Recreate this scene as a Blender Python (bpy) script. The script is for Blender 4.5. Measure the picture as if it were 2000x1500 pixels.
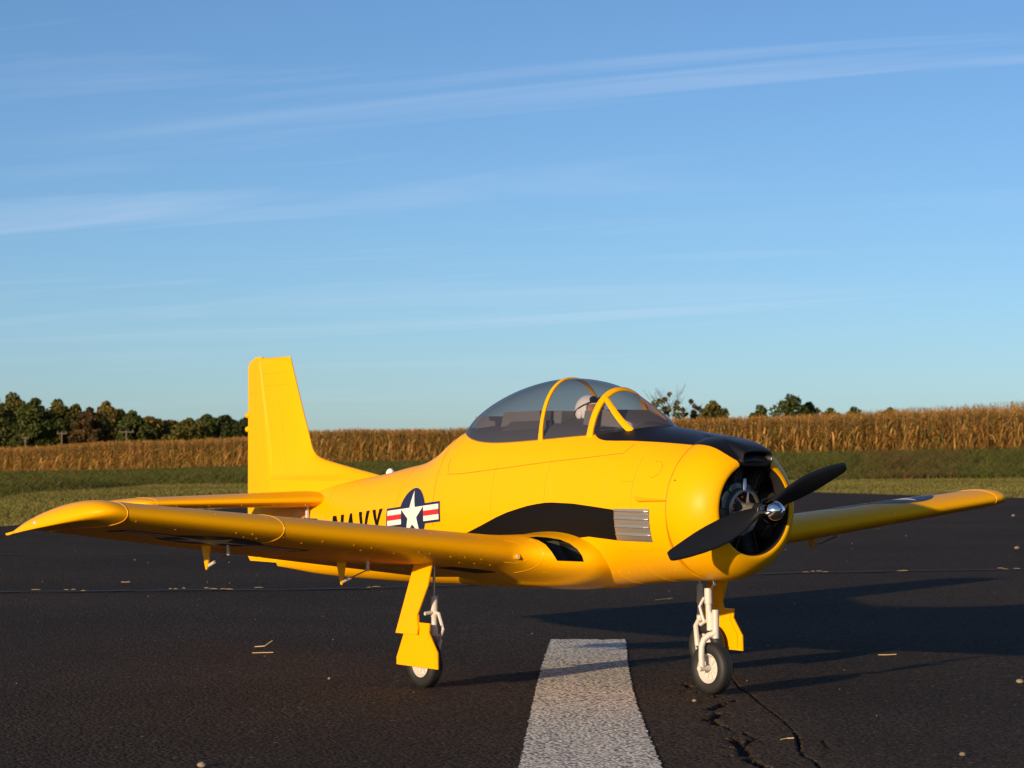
import bpy, bmesh, math, random
import numpy as np
from mathutils import Vector, Matrix
from mathutils.bvhtree import BVHTree

for o in list(bpy.data.objects):
    bpy.data.objects.remove(o)
scene = bpy.context.scene
COL = scene.collection
RAD = math.radians
rng = np.random.default_rng(7)
random.seed(7)

# ------------------------------------------------------------------ camera
TH = RAD(36.388)
CAM = np.array([3.51735, -2.72431, 0.393])
FW = np.array([-math.cos(TH), math.sin(TH), 0.0])      # horizontal view direction
RT = np.array([FW[1], -FW[0], 0.0])                    # to the right of it
PITCH = RAD(1.508)
cam_d = bpy.data.cameras.new('camera')
cam_d.sensor_width = 36.0
cam_d.lens = 36.0 * 4996.1 / 2000.0
cam_d.clip_start = 0.05
cam_d.clip_end = 20000
cam = bpy.data.objects.new('camera', cam_d)
COL.objects.link(cam)
f3 = Vector(FW * math.cos(PITCH) + np.array([0, 0, math.sin(PITCH)]))
r3 = Vector(RT)
u3 = r3.cross(f3)
M = Matrix((r3, u3, -f3)).transposed().to_4x4()
M.translation = Vector(CAM)
cam.matrix_world = M
cam_d.dof.use_dof = True
cam_d.dof.focus_distance = 4.25
cam_d.dof.aperture_fstop = 32.0
scene.camera = cam

# ------------------------------------------------------------------ light
SUN_AZ = RAD(36.5)          # light travels this far to the right of the view direction
SUN_EL = RAD(10.0)
ldir = np.array(FW * math.cos(SUN_AZ) + RT * math.sin(SUN_AZ)) * math.cos(SUN_EL)
ldir[2] = -math.sin(SUN_EL)
sun_d = bpy.data.lights.new('sun', 'SUN')
sun_d.energy = 5.0
sun_d.angle = RAD(0.5)
sun_d.color = (1.0, 0.76, 0.48)
sun = bpy.data.objects.new('sun', sun_d)
COL.objects.link(sun)
sun.rotation_euler = Vector(ldir).to_track_quat('-Z', 'Y').to_euler()

world = bpy.data.worlds.new('World')
scene.world = world
world.use_nodes = True
nt = world.node_tree
nt.nodes.clear()
N = nt.nodes.new
L = nt.links.new
sky = N('ShaderNodeTexSky')
sky.sky_type = 'NISHITA'
sky.sun_disc = False
sky.sun_elevation = SUN_EL
sky.sun_rotation = math.atan2(-ldir[0], -ldir[1])
sky.altitude = 500
sky.air_density = 0.70
sky.dust_density = 0.55
sky.ozone_density = 3.3
tc = N('ShaderNodeTexCoord')
sep = N('ShaderNodeSeparateXYZ')
L(tc.outputs['Generated'], sep.inputs[0])
zz = N('ShaderNodeMath'); zz.operation = 'MAXIMUM'; zz.inputs[1].default_value = 0.0
L(sep.outputs['Z'], zz.inputs[0])
za = N('ShaderNodeMath'); za.operation = 'ADD'; za.inputs[1].default_value = 0.06
L(zz.outputs[0], za.inputs[0])
dv = N('ShaderNodeVectorMath'); dv.operation = 'DIVIDE'
cmb = N('ShaderNodeCombineXYZ')
for k in range(3):
    L(za.outputs[0], cmb.inputs[k])
L(tc.outputs['Generated'], dv.inputs[0]); L(cmb.outputs[0], dv.inputs[1])
mp = N('ShaderNodeMapping'); mp.vector_type = 'POINT'
mp.inputs['Rotation'].default_value = (0, 0, -(math.atan2(RT[1], RT[0]) - RAD(21)))
mp2 = N('ShaderNodeMapping'); mp2.inputs['Scale'].default_value = (0.24, 1.15, 0.0); mp2.inputs['Location'].default_value = (1.5, 0.6, 0)
L(dv.outputs[0], mp.inputs[0]); L(mp.outputs[0], mp2.inputs[0])
n1 = N('ShaderNodeTexNoise'); n1.inputs['Scale'].default_value = 1.15
n1.inputs['Detail'].default_value = 7; n1.inputs['Roughness'].default_value = 0.58
n1.inputs['Distortion'].default_value = 1.1
L(mp2.outputs[0], n1.inputs['Vector'])
rp = N('ShaderNodeValToRGB')
rp.color_ramp.elements[0].position = 0.49; rp.color_ramp.elements[0].color = (0, 0, 0, 1)
rp.color_ramp.elements[1].position = 0.80; rp.color_ramp.elements[1].color = (1, 1, 1, 1)
L(n1.outputs['Fac'], rp.inputs[0])
n2 = N('ShaderNodeTexNoise'); n2.inputs['Scale'].default_value = 0.33; n2.inputs['Detail'].default_value = 3
L(mp.outputs[0], n2.inputs['Vector'])
rp2 = N('ShaderNodeValToRGB')
rp2.color_ramp.elements[0].position = 0.36; rp2.color_ramp.elements[0].color = (.12, .12, .12, 1)
rp2.color_ramp.elements[1].position = 0.62; rp2.color_ramp.elements[1].color = (1, 1, 1, 1)
L(n2.outputs['Fac'], rp2.inputs[0])
fm0 = N('ShaderNodeMath'); fm0.operation = 'MULTIPLY'
L(rp.outputs[0], fm0.inputs[0]); L(rp2.outputs[0], fm0.inputs[1])
# the thin cirrus dissolves into the haze towards the horizon
hz = N('ShaderNodeMapRange'); hz.interpolation_type = 'SMOOTHSTEP'
hz.inputs['From Min'].default_value = 0.01; hz.inputs['From Max'].default_value = 0.12
hz.inputs['To Min'].default_value = 0.08; hz.inputs['To Max'].default_value = 0.72
L(sep.outputs['Z'], hz.inputs['Value'])
fm = N('ShaderNodeMath'); fm.operation = 'MULTIPLY'
L(hz.outputs[0], fm.inputs[1]); L(fm0.outputs[0], fm.inputs[0])
mx = N('ShaderNodeMix'); mx.data_type = 'RGBA'
L(fm.outputs[0], mx.inputs['Factor'])
L(sky.outputs[0], mx.inputs['A'])
mx.inputs['B'].default_value = (5.4, 6.0, 7.2, 1)
bg = N('ShaderNodeBackground'); bg.inputs['Strength'].default_value = 0.113
L(mx.outputs['Result'], bg.inputs['Color'])
wo = N('ShaderNodeOutputWorld')
L(bg.outputs[0], wo.inputs['Surface'])

scene.view_settings.view_transform = 'Standard'
scene.view_settings.look = 'None'
scene.view_settings.gamma = 1.0
scene.view_settings.exposure = 0.22
scene.render.engine = 'CYCLES'
scene.cycles.max_bounces = 8
scene.cycles.transparent_max_bounces = 16

# ------------------------------------------------------------------ helpers
def W(u, v, z=0.0):
    """ground coordinates: u to the right of the photographer, v away from him"""
    p = CAM + RT * u + FW * v
    return (p[0], p[1], z)

def principled(name, col, rough=0.5, metal=0.0, coat=0.0, var=0.0, vscale=8.0,
               bump=0.0, bscale=200.0, bdist=0.001, spec=0.5, col2=None, rvar=0.0):
    m = bpy.data.materials.new(name)
    m.use_nodes = True
    t = m.node_tree
    b = t.nodes['Principled BSDF']
    b.inputs['Base Color'].default_value = (*col, 1)
    b.inputs['Roughness'].default_value = rough
    b.inputs['Metallic'].default_value = metal
    b.inputs['Coat Weight'].default_value = coat
    b.inputs['Coat Roughness'].default_value = 0.15
    b.inputs['Specular IOR Level'].default_value = spec
    g = t.nodes.new('ShaderNodeNewGeometry')
    if var > 0 or col2:
        n = t.nodes.new('ShaderNodeTexNoise'); n.inputs['Scale'].default_value = vscale
        n.inputs['Detail'].default_value = 6
        t.links.new(g.outputs['Position'], n.inputs['Vector'])
        r = t.nodes.new('ShaderNodeValToRGB')
        c2 = col2 if col2 else tuple(c * (1 - var) for c in col)
        r.color_ramp.elements[0].position = 0.3; r.color_ramp.elements[0].color = (*c2, 1)
        r.color_ramp.elements[1].position = 0.7; r.color_ramp.elements[1].color = (*col, 1)
        t.links.new(n.outputs['Fac'], r.inputs[0])
        t.links.new(r.outputs[0], b.inputs['Base Color'])
        if rvar > 0:
            mr = t.nodes.new('ShaderNodeMapRange')
            mr.inputs['To Min'].default_value = rough - rvar; mr.inputs['To Max'].default_value = rough + rvar
            t.links.new(n.outputs['Fac'], mr.inputs['Value'])
            t.links.new(mr.outputs[0], b.inputs['Roughness'])
    if bump > 0:
        n2 = t.nodes.new('ShaderNodeTexNoise'); n2.inputs['Scale'].default_value = bscale
        n2.inputs['Detail'].default_value = 3
        t.links.new(g.outputs['Position'], n2.inputs['Vector'])
        bp_ = t.nodes.new('ShaderNodeBump'); bp_.inputs['Strength'].default_value = bump
        bp_.inputs['Distance'].default_value = bdist
        t.links.new(n2.outputs['Fac'], bp_.inputs['Height'])
        t.links.new(bp_.outputs[0], b.inputs['Normal'])
    return m

def mesh_obj(name, verts, faces, mat, parent=None, smooth=True, sharp=35, recalc=True, flip=False):
    me = bpy.data.meshes.new(name)
    me.from_pydata([tuple(map(float, v)) for v in verts], [], [tuple(f) for f in faces])
    if recalc:
        b = bmesh.new(); b.from_mesh(me)
        bmesh.ops.remove_doubles(b, verts=b.verts, dist=1e-6)
        bmesh.ops.recalc_face_normals(b, faces=b.faces)
        if flip:
            bmesh.ops.reverse_faces(b, faces=b.faces)
        b.to_mesh(me); b.free()
    if smooth:
        me.polygons.foreach_set('use_smooth', [True] * len(me.polygons))
        me.set_sharp_from_angle(angle=RAD(sharp))
    for m in (mat if isinstance(mat, (list, tuple)) else [mat]):
        me.materials.append(m)
    me.update()
    o = bpy.data.objects.new(name, me)
    COL.objects.link(o)
    if parent:
        o.parent = parent
    return o

def empty(name, loc=(0, 0, 0)):
    o = bpy.data.objects.new(name, None)
    o.empty_display_size = 0.05
    o.location = loc
    COL.objects.link(o)
    return o

def tag(o, label=None, cat=None, group=None, kind=None):
    if label: o['label'] = label
    if cat: o['category'] = cat
    if group: o['group'] = group
    if kind: o['kind'] = kind
    return o

class MB:
    def __init__(s): s.v = []; s.f = []
    def add(s, v, f):
        b = len(s.v); s.v += [tuple(map(float, p)) for p in v]; s.f += [tuple(i + b for i in q) for q in f]
    def loft(s, rings, closed=True, cap0=True, cap1=True):
        n = len(rings[0]); v = [p for r in rings for p in r]; f = []
        for i in range(len(rings) - 1):
            for j in range(n if closed else n - 1):
                k = (j + 1) % n
                f.append((i*n+j, i*n+k, (i+1)*n+k, (i+1)*n+j))
        if closed and cap0: f.append(tuple(range(n))[::-1])
        if closed and cap1: f.append(tuple((len(rings)-1)*n + j for j in range(n)))
        s.add(v, f); return s
    def tube(s, path, rad, seg=12, cap=True):
        path = [Vector(p) for p in path]
        if not hasattr(rad, '__len__'): rad = [rad] * len(path)
        rings = []; prev = None
        for i, p in enumerate(path):
            d = (path[min(i+1, len(path)-1)] - path[max(i-1, 0)]).normalized()
            if prev is None:
                a = Vector((0, 0, 1)) if abs(d.z) < .9 else Vector((0, 1, 0))
                x = d.cross(a).normalized()
            else:
                x = (prev - d * prev.dot(d)).normalized()
            prev = x; y = d.cross(x)
            rings.append([p + (x * math.cos(t) + y * math.sin(t)) * rad[i] for t in [2*math.pi*k/seg for k in range(seg)]])
        return s.loft(rings, True, cap, cap)
    def lathe(s, prof, org, axis, seg=48, cap0=False, cap1=False):
        """prof: list of (along, radius)"""
        a = Vector(axis).normalized(); h = Vector((0, 0, 1)) if abs(a.z) < .9 else Vector((1, 0, 0))
        x = a.cross(h).normalized(); y = a.cross(x); org = Vector(org)
        rings = [[org + a * p + (x * math.cos(t) + y * math.sin(t)) * r for t in [2*math.pi*k/seg for k in range(seg)]] for p, r in prof]
        return s.loft(rings, True, cap0, cap1)
    def box(s, c, size, rot=None):
        hx, hy, hz = [q / 2 for q in size]; c = Vector(c)
        v = [Vector((sx*hx, sy*hy, sz*hz)) for sx in (-1, 1) for sy in (-1, 1) for sz in (-1, 1)]
        if rot is not None: v = [rot @ p for p in v]
        s.add([p + c for p in v], [(0,1,3,2),(4,6,7,5),(0,4,5,1),(2,3,7,6),(0,2,6,4),(1,5,7,3)]); return s
    def prism(s, poly, fn, t0, t1):
        """poly of 2d points, fn(a,b,t)->3d"""
        n = len(poly)
        v = [fn(a, b, t0) for a, b in poly] + [fn(a, b, t1) for a, b in poly]
        f = [tuple(range(n))[::-1], tuple(range(n, 2*n))] + [(i, (i+1) % n, n+(i+1) % n, n+i) for i in range(n)]
        s.add(v, f); return s
    def ball(s, c, r, seg=16, rings=10, rot=None):
        rx, ry, rz = r if hasattr(r, '__len__') else (r, r, r)
        c = Vector(c); R_ = []
        for i in range(rings + 1):
            ph = -math.pi/2 + math.pi * i / rings
            ri = []
            for k in range(seg):
                t = 2*math.pi*k/seg
                p = Vector((rx*math.cos(ph)*math.cos(t), ry*math.cos(ph)*math.sin(t), rz*math.sin(ph)))
                ri.append(c + (rot @ p if rot is not None else p))
            R_.append(ri)
        return s.loft(R_, True, False, False)
    def build(s, name, mat, parent=None, **k): return mesh_obj(name, s.v, s.f, mat, parent, **k)

def interp_spline(xs, ys):
    xs = np.array(xs, float); ys = np.array(ys, float); m = np.gradient(ys, xs)
    def fn(x):
        x = min(max(x, xs[0]), xs[-1]); i = int(min(max(np.searchsorted(xs, x) - 1, 0), len(xs) - 2))
        d = xs[i+1] - xs[i]; t = (x - xs[i]) / d
        return float((2*t**3-3*t*t+1)*ys[i]+(t**3-2*t*t+t)*d*m[i]+(-2*t**3+3*t*t)*ys[i+1]+(t**3-t*t)*d*m[i+1])
    return fn

def bvh_of(*objs):
    v = []; f = []
    for o in objs:
        b = len(v); v += [vv.co.copy() for vv in o.data.vertices]; f += [tuple(i + b for i in p.vertices) for p in o.data.polygons]
    return BVHTree.FromPolygons(v, f)

def decal(name, polys, fn, direction, bvh, mat, parent, off=0.0006, step=0.012):
    """polygons drawn in a flat frame fn(a,b) and wrapped onto the skin along a direction"""
    b = bmesh.new()
    for poly in polys:
        vs = [b.verts.new((p[0], p[1], 0)) for p in poly]
        b.faces.new(vs)
    bmesh.ops.triangulate(b, faces=b.faces)
    lo = [min(v.co[k] for v in b.verts) for k in (0, 1)]; hi = [max(v.co[k] for v in b.verts) for k in (0, 1)]
    for k in (0, 1):
        x = lo[k] + step
        while x < hi[k]:
            n = [0, 0, 0]; n[k] = 1; c = [0, 0, 0]; c[k] = x
            bmesh.ops.bisect_plane(b, geom=b.verts[:] + b.edges[:] + b.faces[:], plane_co=c, plane_no=n)
            x += step
    d = Vector(direction).normalized(); miss = []
    for v in b.verts:
        p = Vector(fn(v.co.x, v.co.y)); h = bvh.ray_cast(p - d * 0.5, d, 2.0)
        if h[0] is not None:
            nn = h[1] if h[1].dot(d) < 0 else -h[1]
            v.co = h[0] + nn * off
        else:
            miss.append(v)
    bmesh.ops.delete(b, geom=miss, context='VERTS')
    for f in b.faces:
        if f.normal.dot(d) > 0: pass
    b.normal_update()
    for f in b.faces:
        if f.normal.dot(d) > 0: f.normal_flip()
    me = bpy.data.meshes.new(name); b.to_mesh(me); b.free()
    me.polygons.foreach_set('use_smooth', [True] * len(me.polygons))
    me.materials.append(mat)
    o = bpy.data.objects.new(name, me); COL.objects.link(o); o.parent = parent
    return o

def big_mesh(name, verts, faces_n, nper, mat, cols=None, kind='stuff', smooth=False):
    """fast mesh from numpy: verts (n,3), faces all nper-gons"""
    me = bpy.data.meshes.new(name)
    me.vertices.add(len(verts)); me.vertices.foreach_set('co', np.ascontiguousarray(verts, np.float32).ravel())
    nf = len(faces_n)
    me.loops.add(nf * nper); me.loops.foreach_set('vertex_index', np.ascontiguousarray(faces_n, np.int32).ravel())
    me.polygons.add(nf); me.polygons.foreach_set('loop_start', np.arange(0, nf*nper, nper, dtype=np.int32))
    if smooth: me.polygons.foreach_set('use_smooth', np.ones(nf, bool))
    me.update(calc_edges=True)
    if cols is not None:
        a = me.color_attributes.new('tint', 'FLOAT_COLOR', 'POINT')
        c4 = np.ones((len(verts), 4), np.float32); c4[:, :3] = cols
        a.data.foreach_set('color', c4.ravel())
    me.materials.append(mat)
    o = bpy.data.objects.new(name, me); COL.objects.link(o)
    if kind: o['kind'] = kind
    return o

def tint_material(name, rough=0.8, transl=0.25, spec=0.2, gain=1.0):
    m = bpy.data.materials.new(name); m.use_nodes = True; t = m.node_tree
    b = t.nodes['Principled BSDF']; b.inputs['Roughness'].default_value = rough; b.inputs['Specular IOR Level'].default_value = spec
    a = t.nodes.new('ShaderNodeAttribute'); a.attribute_name = 'tint'
    t.links.new(a.outputs['Color'], b.inputs['Base Color'])
    tr = t.nodes.new('ShaderNodeBsdfTranslucent'); t.links.new(a.outputs['Color'], tr.inputs['Color'])
    mxs = t.nodes.new('ShaderNodeMixShader'); mxs.inputs[0].default_value = transl
    t.links.new(b.outputs[0], mxs.inputs[1]); t.links.new(tr.outputs[0], mxs.inputs[2])
    t.links.new(mxs.outputs[0], t.nodes['Material Output'].inputs['Surface'])
    return m


# ================================================================== ground
def px_uv(x, y):
    v = 0.393 * 4996.1 / (y - 881.5)
    return ((x - 1000) / 4996.1 * v, v)

EDGE_A = [-.8, -.26, -.2, -.06, .1, .2, .28, .8]
EDGE_V = [240, 222, 209, 168, 128, 116, 110, 100]
EDGE_Z = [-1.9, -1.75, -1.48, -.36, .10, .12, .15, .15]
def edge_v(a): return np.interp(a, EDGE_A, EDGE_V)
def terr(u, v):
    u = np.asarray(u, float); v = np.asarray(v, float)
    r = np.maximum(np.where(v > 1, v, np.hypot(u, v)), 1.0)
    a = np.clip(np.where(v > 1, u / np.maximum(v, 1), np.sign(u) * .8), -.8, .8)
    ev = edge_v(a); ez = np.interp(a, EDGE_A, EDGE_Z)
    t = np.clip((r - 27) / (ev - 27), 0, 1)
    z = ez * t ** 1.2
    hill = np.interp(a, [-.25, -.02, .06, .12, .2, .3], [0, 0, 2.3, 3.5, 5.1, 6.0])
    s = np.clip((r - ev) / 260.0, 0, 1)
    z = z + hill * s * s * (3 - 2 * s) * np.where(v > 1, 1, .3)
    fall = np.clip((r - ev - 280) / 1500, 0, 1)
    z = z - fall * 14
    return z

# asphalt -----------------------------------------------------------
def asphalt_material():
    m = bpy.data.materials.new('asphalt'); m.use_nodes = True; t = m.node_tree
    b = t.nodes['Principled BSDF']; n = t.nodes.new; l = t.links.new
    g = n('ShaderNodeNewGeometry')
    big = n('ShaderNodeTexNoise'); big.inputs['Scale'].default_value = 0.9; big.inputs['Detail'].default_value = 5
    l(g.outputs['Position'], big.inputs['Vector'])
    r1 = n('ShaderNodeValToRGB')
    r1.color_ramp.elements[0].position = .32; r1.color_ramp.elements[0].color = (.031, .0225, .0172, 1)
    r1.color_ramp.elements[1].position = .68; r1.color_ramp.elements[1].color = (.048, .0352, .0268, 1)
    l(big.outputs['Fac'], r1.inputs[0])
    # dusty brown patch along the repaired seam
    da = n('ShaderNodeAttribute'); da.attribute_name = 'dust'
    dn = n('ShaderNodeTexNoise'); dn.inputs['Scale'].default_value = 16; dn.inputs['Detail'].default_value = 6
    l(g.outputs['Position'], dn.inputs['Vector'])
    dm = n('ShaderNodeMath'); dm.operation = 'MULTIPLY'; l(da.outputs['Fac'], dm.inputs[0]); l(dn.outputs['Fac'], dm.inputs[1])
    mxd = n('ShaderNodeMix'); mxd.data_type = 'RGBA'; l(dm.outputs[0], mxd.inputs['Factor'])
    l(r1.outputs[0], mxd.inputs['A']); mxd.inputs['B'].default_value = (.062, .044, .029, 1)
    # aggregate
    vo = n('ShaderNodeTexVoronoi'); vo.inputs['Scale'].default_value = 170
    l(g.outputs['Position'], vo.inputs['Vector'])
    sepc = n('ShaderNodeSeparateColor'); l(vo.outputs['Color'], sepc.inputs[0])
    mr = n('ShaderNodeMapRange'); mr.inputs['To Min'].default_value = .45; mr.inputs['To Max'].default_value = 1.55
    l(sepc.outputs[0], mr.inputs['Value'])
    mul = n('ShaderNodeMix'); mul.data_type = 'RGBA'; mul.blend_type = 'MULTIPLY'; mul.inputs['Factor'].default_value = 1
    l(mxd.outputs['Result'], mul.inputs['A']); l(mr.outputs[0], mul.inputs['B'])
    # rare pale grains
    gt = n('ShaderNodeMath'); gt.operation = 'GREATER_THAN'; gt.inputs[1].default_value = .9965; l(sepc.outputs[1], gt.inputs[0])
    mxg = n('ShaderNodeMix'); mxg.data_type = 'RGBA'; l(gt.outputs[0], mxg.inputs['Factor'])
    l(mul.outputs['Result'], mxg.inputs['A']); mxg.inputs['B'].default_value = (.13, .11, .085, 1)
    # tar in the cracks
    ca = n('ShaderNodeAttribute'); ca.attribute_name = 'crack'
    mxc = n('ShaderNodeMix'); mxc.data_type = 'RGBA'; l(ca.outputs['Fac'], mxc.inputs['Factor'])
    l(mxg.outputs['Result'], mxc.inputs['A']); mxc.inputs['B'].default_value = (.011, .010, .010, 1)
    l(mxc.outputs['Result'], b.inputs['Base Color'])
    b.inputs['Roughness'].default_value = .95; b.inputs['Specular IOR Level'].default_value = .10
    # relief
    nz = n('ShaderNodeTexNoise'); nz.inputs['Scale'].default_value = 130; nz.inputs['Detail'].default_value = 3
    l(g.outputs['Position'], nz.inputs['Vector'])
    ad = n('ShaderNodeMath'); ad.operation = 'SUBTRACT'; l(nz.outputs['Fac'], ad.inputs[0]); l(vo.outputs['Distance'], ad.inputs[1])
    bm_ = n('ShaderNodeBump'); bm_.inputs['Strength'].default_value = .9; bm_.inputs['Distance'].default_value = .004
    l(ad.outputs[0], bm_.inputs['Height']); l(bm_.outputs[0], b.inputs['Normal'])
    return m
ASPH = asphalt_material()

PU = [-40, -14, -6, -2.7, -1.99, 0.5, 2.8, 4.3, 7, 14, 40]
PV = [8, 9.5, 11.5, 13.4, 17.6, 23.2, 24.8, 21.6, 19, 16, 12]
us = np.unique(np.concatenate([np.linspace(-40, -6, 18), np.linspace(-6, .2, 140), np.arange(.2, .74, .0021), np.linspace(.74, 6, 120), np.linspace(6, 40, 18)]))
vs = np.unique(np.concatenate([np.linspace(-30, 3.1, 20), np.arange(3.1, 4.75, .006), np.linspace(4.75, 8, 90)]))
s_far = np.linspace(0, 1, 60)[1:]
vend = np.interp(us, PU, PV) + .12 * np.sin(us * 3.1) + .06 * np.sin(us * 9.7 + 1)
VV = np.concatenate([np.repeat(vs[None, :], len(us), 0), 8 + (vend[:, None] - 8) * s_far[None, :]], 1)
UU = np.repeat(us[:, None], VV.shape[1], 1)

def zoomc(pts, s=.15, ox=1320, oy=1300): return [px_uv(ox + x * s, oy + y * s) for x, y in pts]
cracks = []   # (polyline uv, half width)
cracks.append((zoomc([(690,100),(720,150),(800,240),(830,290),(960,350),(1080,460),(1200,550),(1300,630),(1400,710),(1520,830),(1580,930)]), .0015))
cracks.append((zoomc([(1560,870),(1585,960),(1600,1080),(1650,1160),(1770,1210),(1850,1300),(1880,1400)]), .0026))
cracks.append((zoomc([(1900,960),(1940,1010),(1965,1060)]), .0022))
cracks.append((zoomc([(380,690),(500,720),(650,790),(730,828)]), .0028))
cracks.append((zoomc([(800,870),(880,860),(960,900)]), .0035))
cracks.append((zoomc([(850,1020),(950,970),(1040,935),(1095,945)]), .004))
cracks.append((zoomc([(940,1215),(1060,1255),(1200,1330),(1300,1400)]), .0075))
cracks.append((zoomc([(480,390),(540,385),(600,402)]), .005))
cracks.append((zoomc([(640,470),(720,455),(790,440)]), .0045))
cracks.append((zoomc([(430,555),(520,530),(620,480)]), .007))
cracks.append((zoomc([(390,690),(480,670),(560,610),(660,640)]), .008))
cracks.append((zoomc([(480,700),(540,750),(600,770)]), .006))
cracks.append((zoomc([(740,940),(800,990),(860,1060),(900,1150),(970,1160)]), .0095))
cracks.append((zoomc([(650,1040),(760,1050)]), .006))
cracks.append((zoomc([(670,1165),(850,1160)]), .004))
cracks.append((zoomc([(130,230),(190,265),(230,255)]), .006))
cracks.append((zoomc([(90,320),(250,330),(350,335)]), .0025))
def seg_d(U, V, a, b, su=1.0, sv=1.0):
    ax, ay = a; bx, by = b; dx, dy = bx - ax, by - ay
    t = np.clip(((U - ax) * dx + (V - ay) * dy) / (dx * dx + dy * dy + 1e-12), 0, 1)
    return np.hypot(U - ax - t * dx, (V - ay - t * dy) * .55)
near = (UU > .15) & (UU < .8) & (VV > 3.0) & (VV < 4.9)
cu, cv = UU[near], VV[near]
wob = .0035 * (np.sin(cu * 311 + 3 * np.sin(cv * 97)) + np.sin(cv * 173 + 2.3 * np.sin(cu * 151))) * .5
cm = np.zeros(cu.shape)
for pl, hw in cracks:
    d = np.full(cu.shape, 9.0)
    for i in range(len(pl) - 1): d = np.minimum(d, seg_d(cu, cv, pl[i], pl[i + 1]))
    d = d + wob * min(1.0, hw / .004)
    cm = np.maximum(cm, np.clip((hw * 1.15 - d) / (hw * .5), 0, 1))
CR = np.zeros(UU.shape); CR[near] = cm
ZZ = -.006 * CR + .0035 * np.sin(UU * 1.3) * np.sin(VV * .9)
ZZ = np.where(VV > 7.9, 0.0, ZZ)
# a shallow dip along the crumbling seam
DUST = np.clip(1 - np.abs(UU - .30) / .17, 0, 1) * np.clip((5.2 - VV) / 1.0, 0, 1) * np.clip((VV + 2) / 2, 0, 1)
P3 = CAM[None, None, :] + UU[..., None] * RT + VV[..., None] * FW
P3[..., 2] = ZZ * (np.abs(UU) < 6)
nu, nv = UU.shape
idx = np.arange(nu * nv).reshape(nu, nv)
fc = np.stack([idx[:-1, :-1], idx[1:, :-1], idx[1:, 1:], idx[:-1, 1:]], -1).reshape(-1, 4)
runway = big_mesh('runway', P3.reshape(-1, 3), fc, 4, ASPH, None, 'structure', smooth=True)
for nm, arr in (('crack', CR), ('dust', np.clip(DUST * 1.6, 0, 1))):
    at = runway.data.attributes.new(nm, 'FLOAT', 'POINT'); at.data.foreach_set('value', arr.astype(np.float32).ravel())
tag(runway, 'dark worn asphalt runway with tarred cracks and a painted stripe')

# painted stripe ----------------------------------------------------
def paint_material():
    m = bpy.data.materials.new('road_paint'); m.use_nodes = True; t = m.node_tree
    b = t.nodes['Principled BSDF']; n = t.nodes.new; l = t.links.new
    g = n('ShaderNodeNewGeometry')
    vo = n('ShaderNodeTexVoronoi'); vo.inputs['Scale'].default_value = 170; l(g.outputs['Position'], vo.inputs['Vector'])
    nz = n('ShaderNodeTexNoise'); nz.inputs['Scale'].default_value = 120; nz.inputs['Detail'].default_value = 3; l(g.outputs['Position'], nz.inputs['Vector'])
    ad = n('ShaderNodeMath'); ad.operation = 'SUBTRACT'; l(nz.outputs['Fac'], ad.inputs[0]); l(vo.outputs['Distance'], ad.inputs[1])
    r = n('ShaderNodeValToRGB')
    r.color_ramp.elements[0].position = .02; r.color_ramp.elements[0].color = (.22, .20, .18, 1)
    r.color_ramp.elements[1].position = .26; r.color_ramp.elements[1].color = (.86, .79, .67, 1)
    sh_ = n('ShaderNodeMath'); sh_.operation = 'ADD'; sh_.inputs[1].default_value = .20; l(ad.outputs[0], sh_.inputs[0]); l(sh_.outputs[0], r.inputs[0])
    n2 = n('ShaderNodeTexNoise'); n2.inputs['Scale'].default_value = 14; n2.inputs['Detail'].default_value = 5; l(g.outputs['Position'], n2.inputs['Vector'])
    mr = n('ShaderNodeMapRange'); mr.inputs['To Min'].default_value = .72; mr.inputs['To Max'].default_value = 1.15; l(n2.outputs['Fac'], mr.inputs['Value'])
    mu = n('ShaderNodeMix'); mu.data_type = 'RGBA'; mu.blend_type = 'MULTIPLY'; mu.inputs['Factor'].default_value = 1
    l(r.outputs[0], mu.inputs['A']); l(mr.outputs[0], mu.inputs['B']); n3 = n('ShaderNodeTexNoise'); n3.inputs['Scale'].default_value = 38; n3.inputs['Detail'].default_value = 5; n3.inputs['Roughness'].default_value = .7; l(g.outputs['Position'], n3.inputs['Vector'])
    r3_ = n('ShaderNodeValToRGB'); r3_.color_ramp.elements[0].position = .30; r3_.color_ramp.elements[0].color = (1, 1, 1, 1); r3_.color_ramp.elements[1].position = .37; r3_.color_ramp.elements[1].color = (0, 0, 0, 1)
    l(n3.outputs['Fac'], r3_.inputs[0])
    mc = n('ShaderNodeMix'); mc.data_type = 'RGBA'; l(r3_.outputs[0], mc.inputs['Factor']); l(mu.outputs['Result'], mc.inputs['A']); mc.inputs['B'].default_value = (.07, .058, .048, 1)
    l(mc.outputs['Result'], b.inputs['Base Color'])
    b.inputs['Roughness'].default_value = .8
    bm_ = n('ShaderNodeBump'); bm_.inputs['Strength'].default_value = .7; bm_.inputs['Distance'].default_value = .004
    l(ad.outputs[0], bm_.inputs['Height']); l(bm_.outputs[0], b.inputs['Normal'])
    return m
PAINT = paint_material()
vl = np.concatenate([np.linspace(-6, 3, 10), np.arange(3.02, 5.36, .008)])
lf = np.interp(vl, [-6, 3.176, 3.824, 4.54, 5.355], [-.25, .0087, .0275, .049, .081])
rg = np.interp(vl, [-6, 3.176, 3.517, 3.93, 4.23, 4.65, 5.355], [-.07, .1860, .1885, .1930, .1997, .2115, .2372])
lf = lf + rng.normal(0, .0013, len(vl)) * (vl > 3); rg = rg + rng.normal(0, .0013, len(vl)) * (vl > 3)
K = 14
pu = lf[:, None] + (rg - lf)[:, None] * np.linspace(0, 1, K)[None, :]
pvv = np.repeat(vl[:, None], K, 1); pvv[-1] += rng.normal(0, .006, K)
zst = .0035 * np.sin(pu * 1.3) * np.sin(pvv * .9) + .0014
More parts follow.
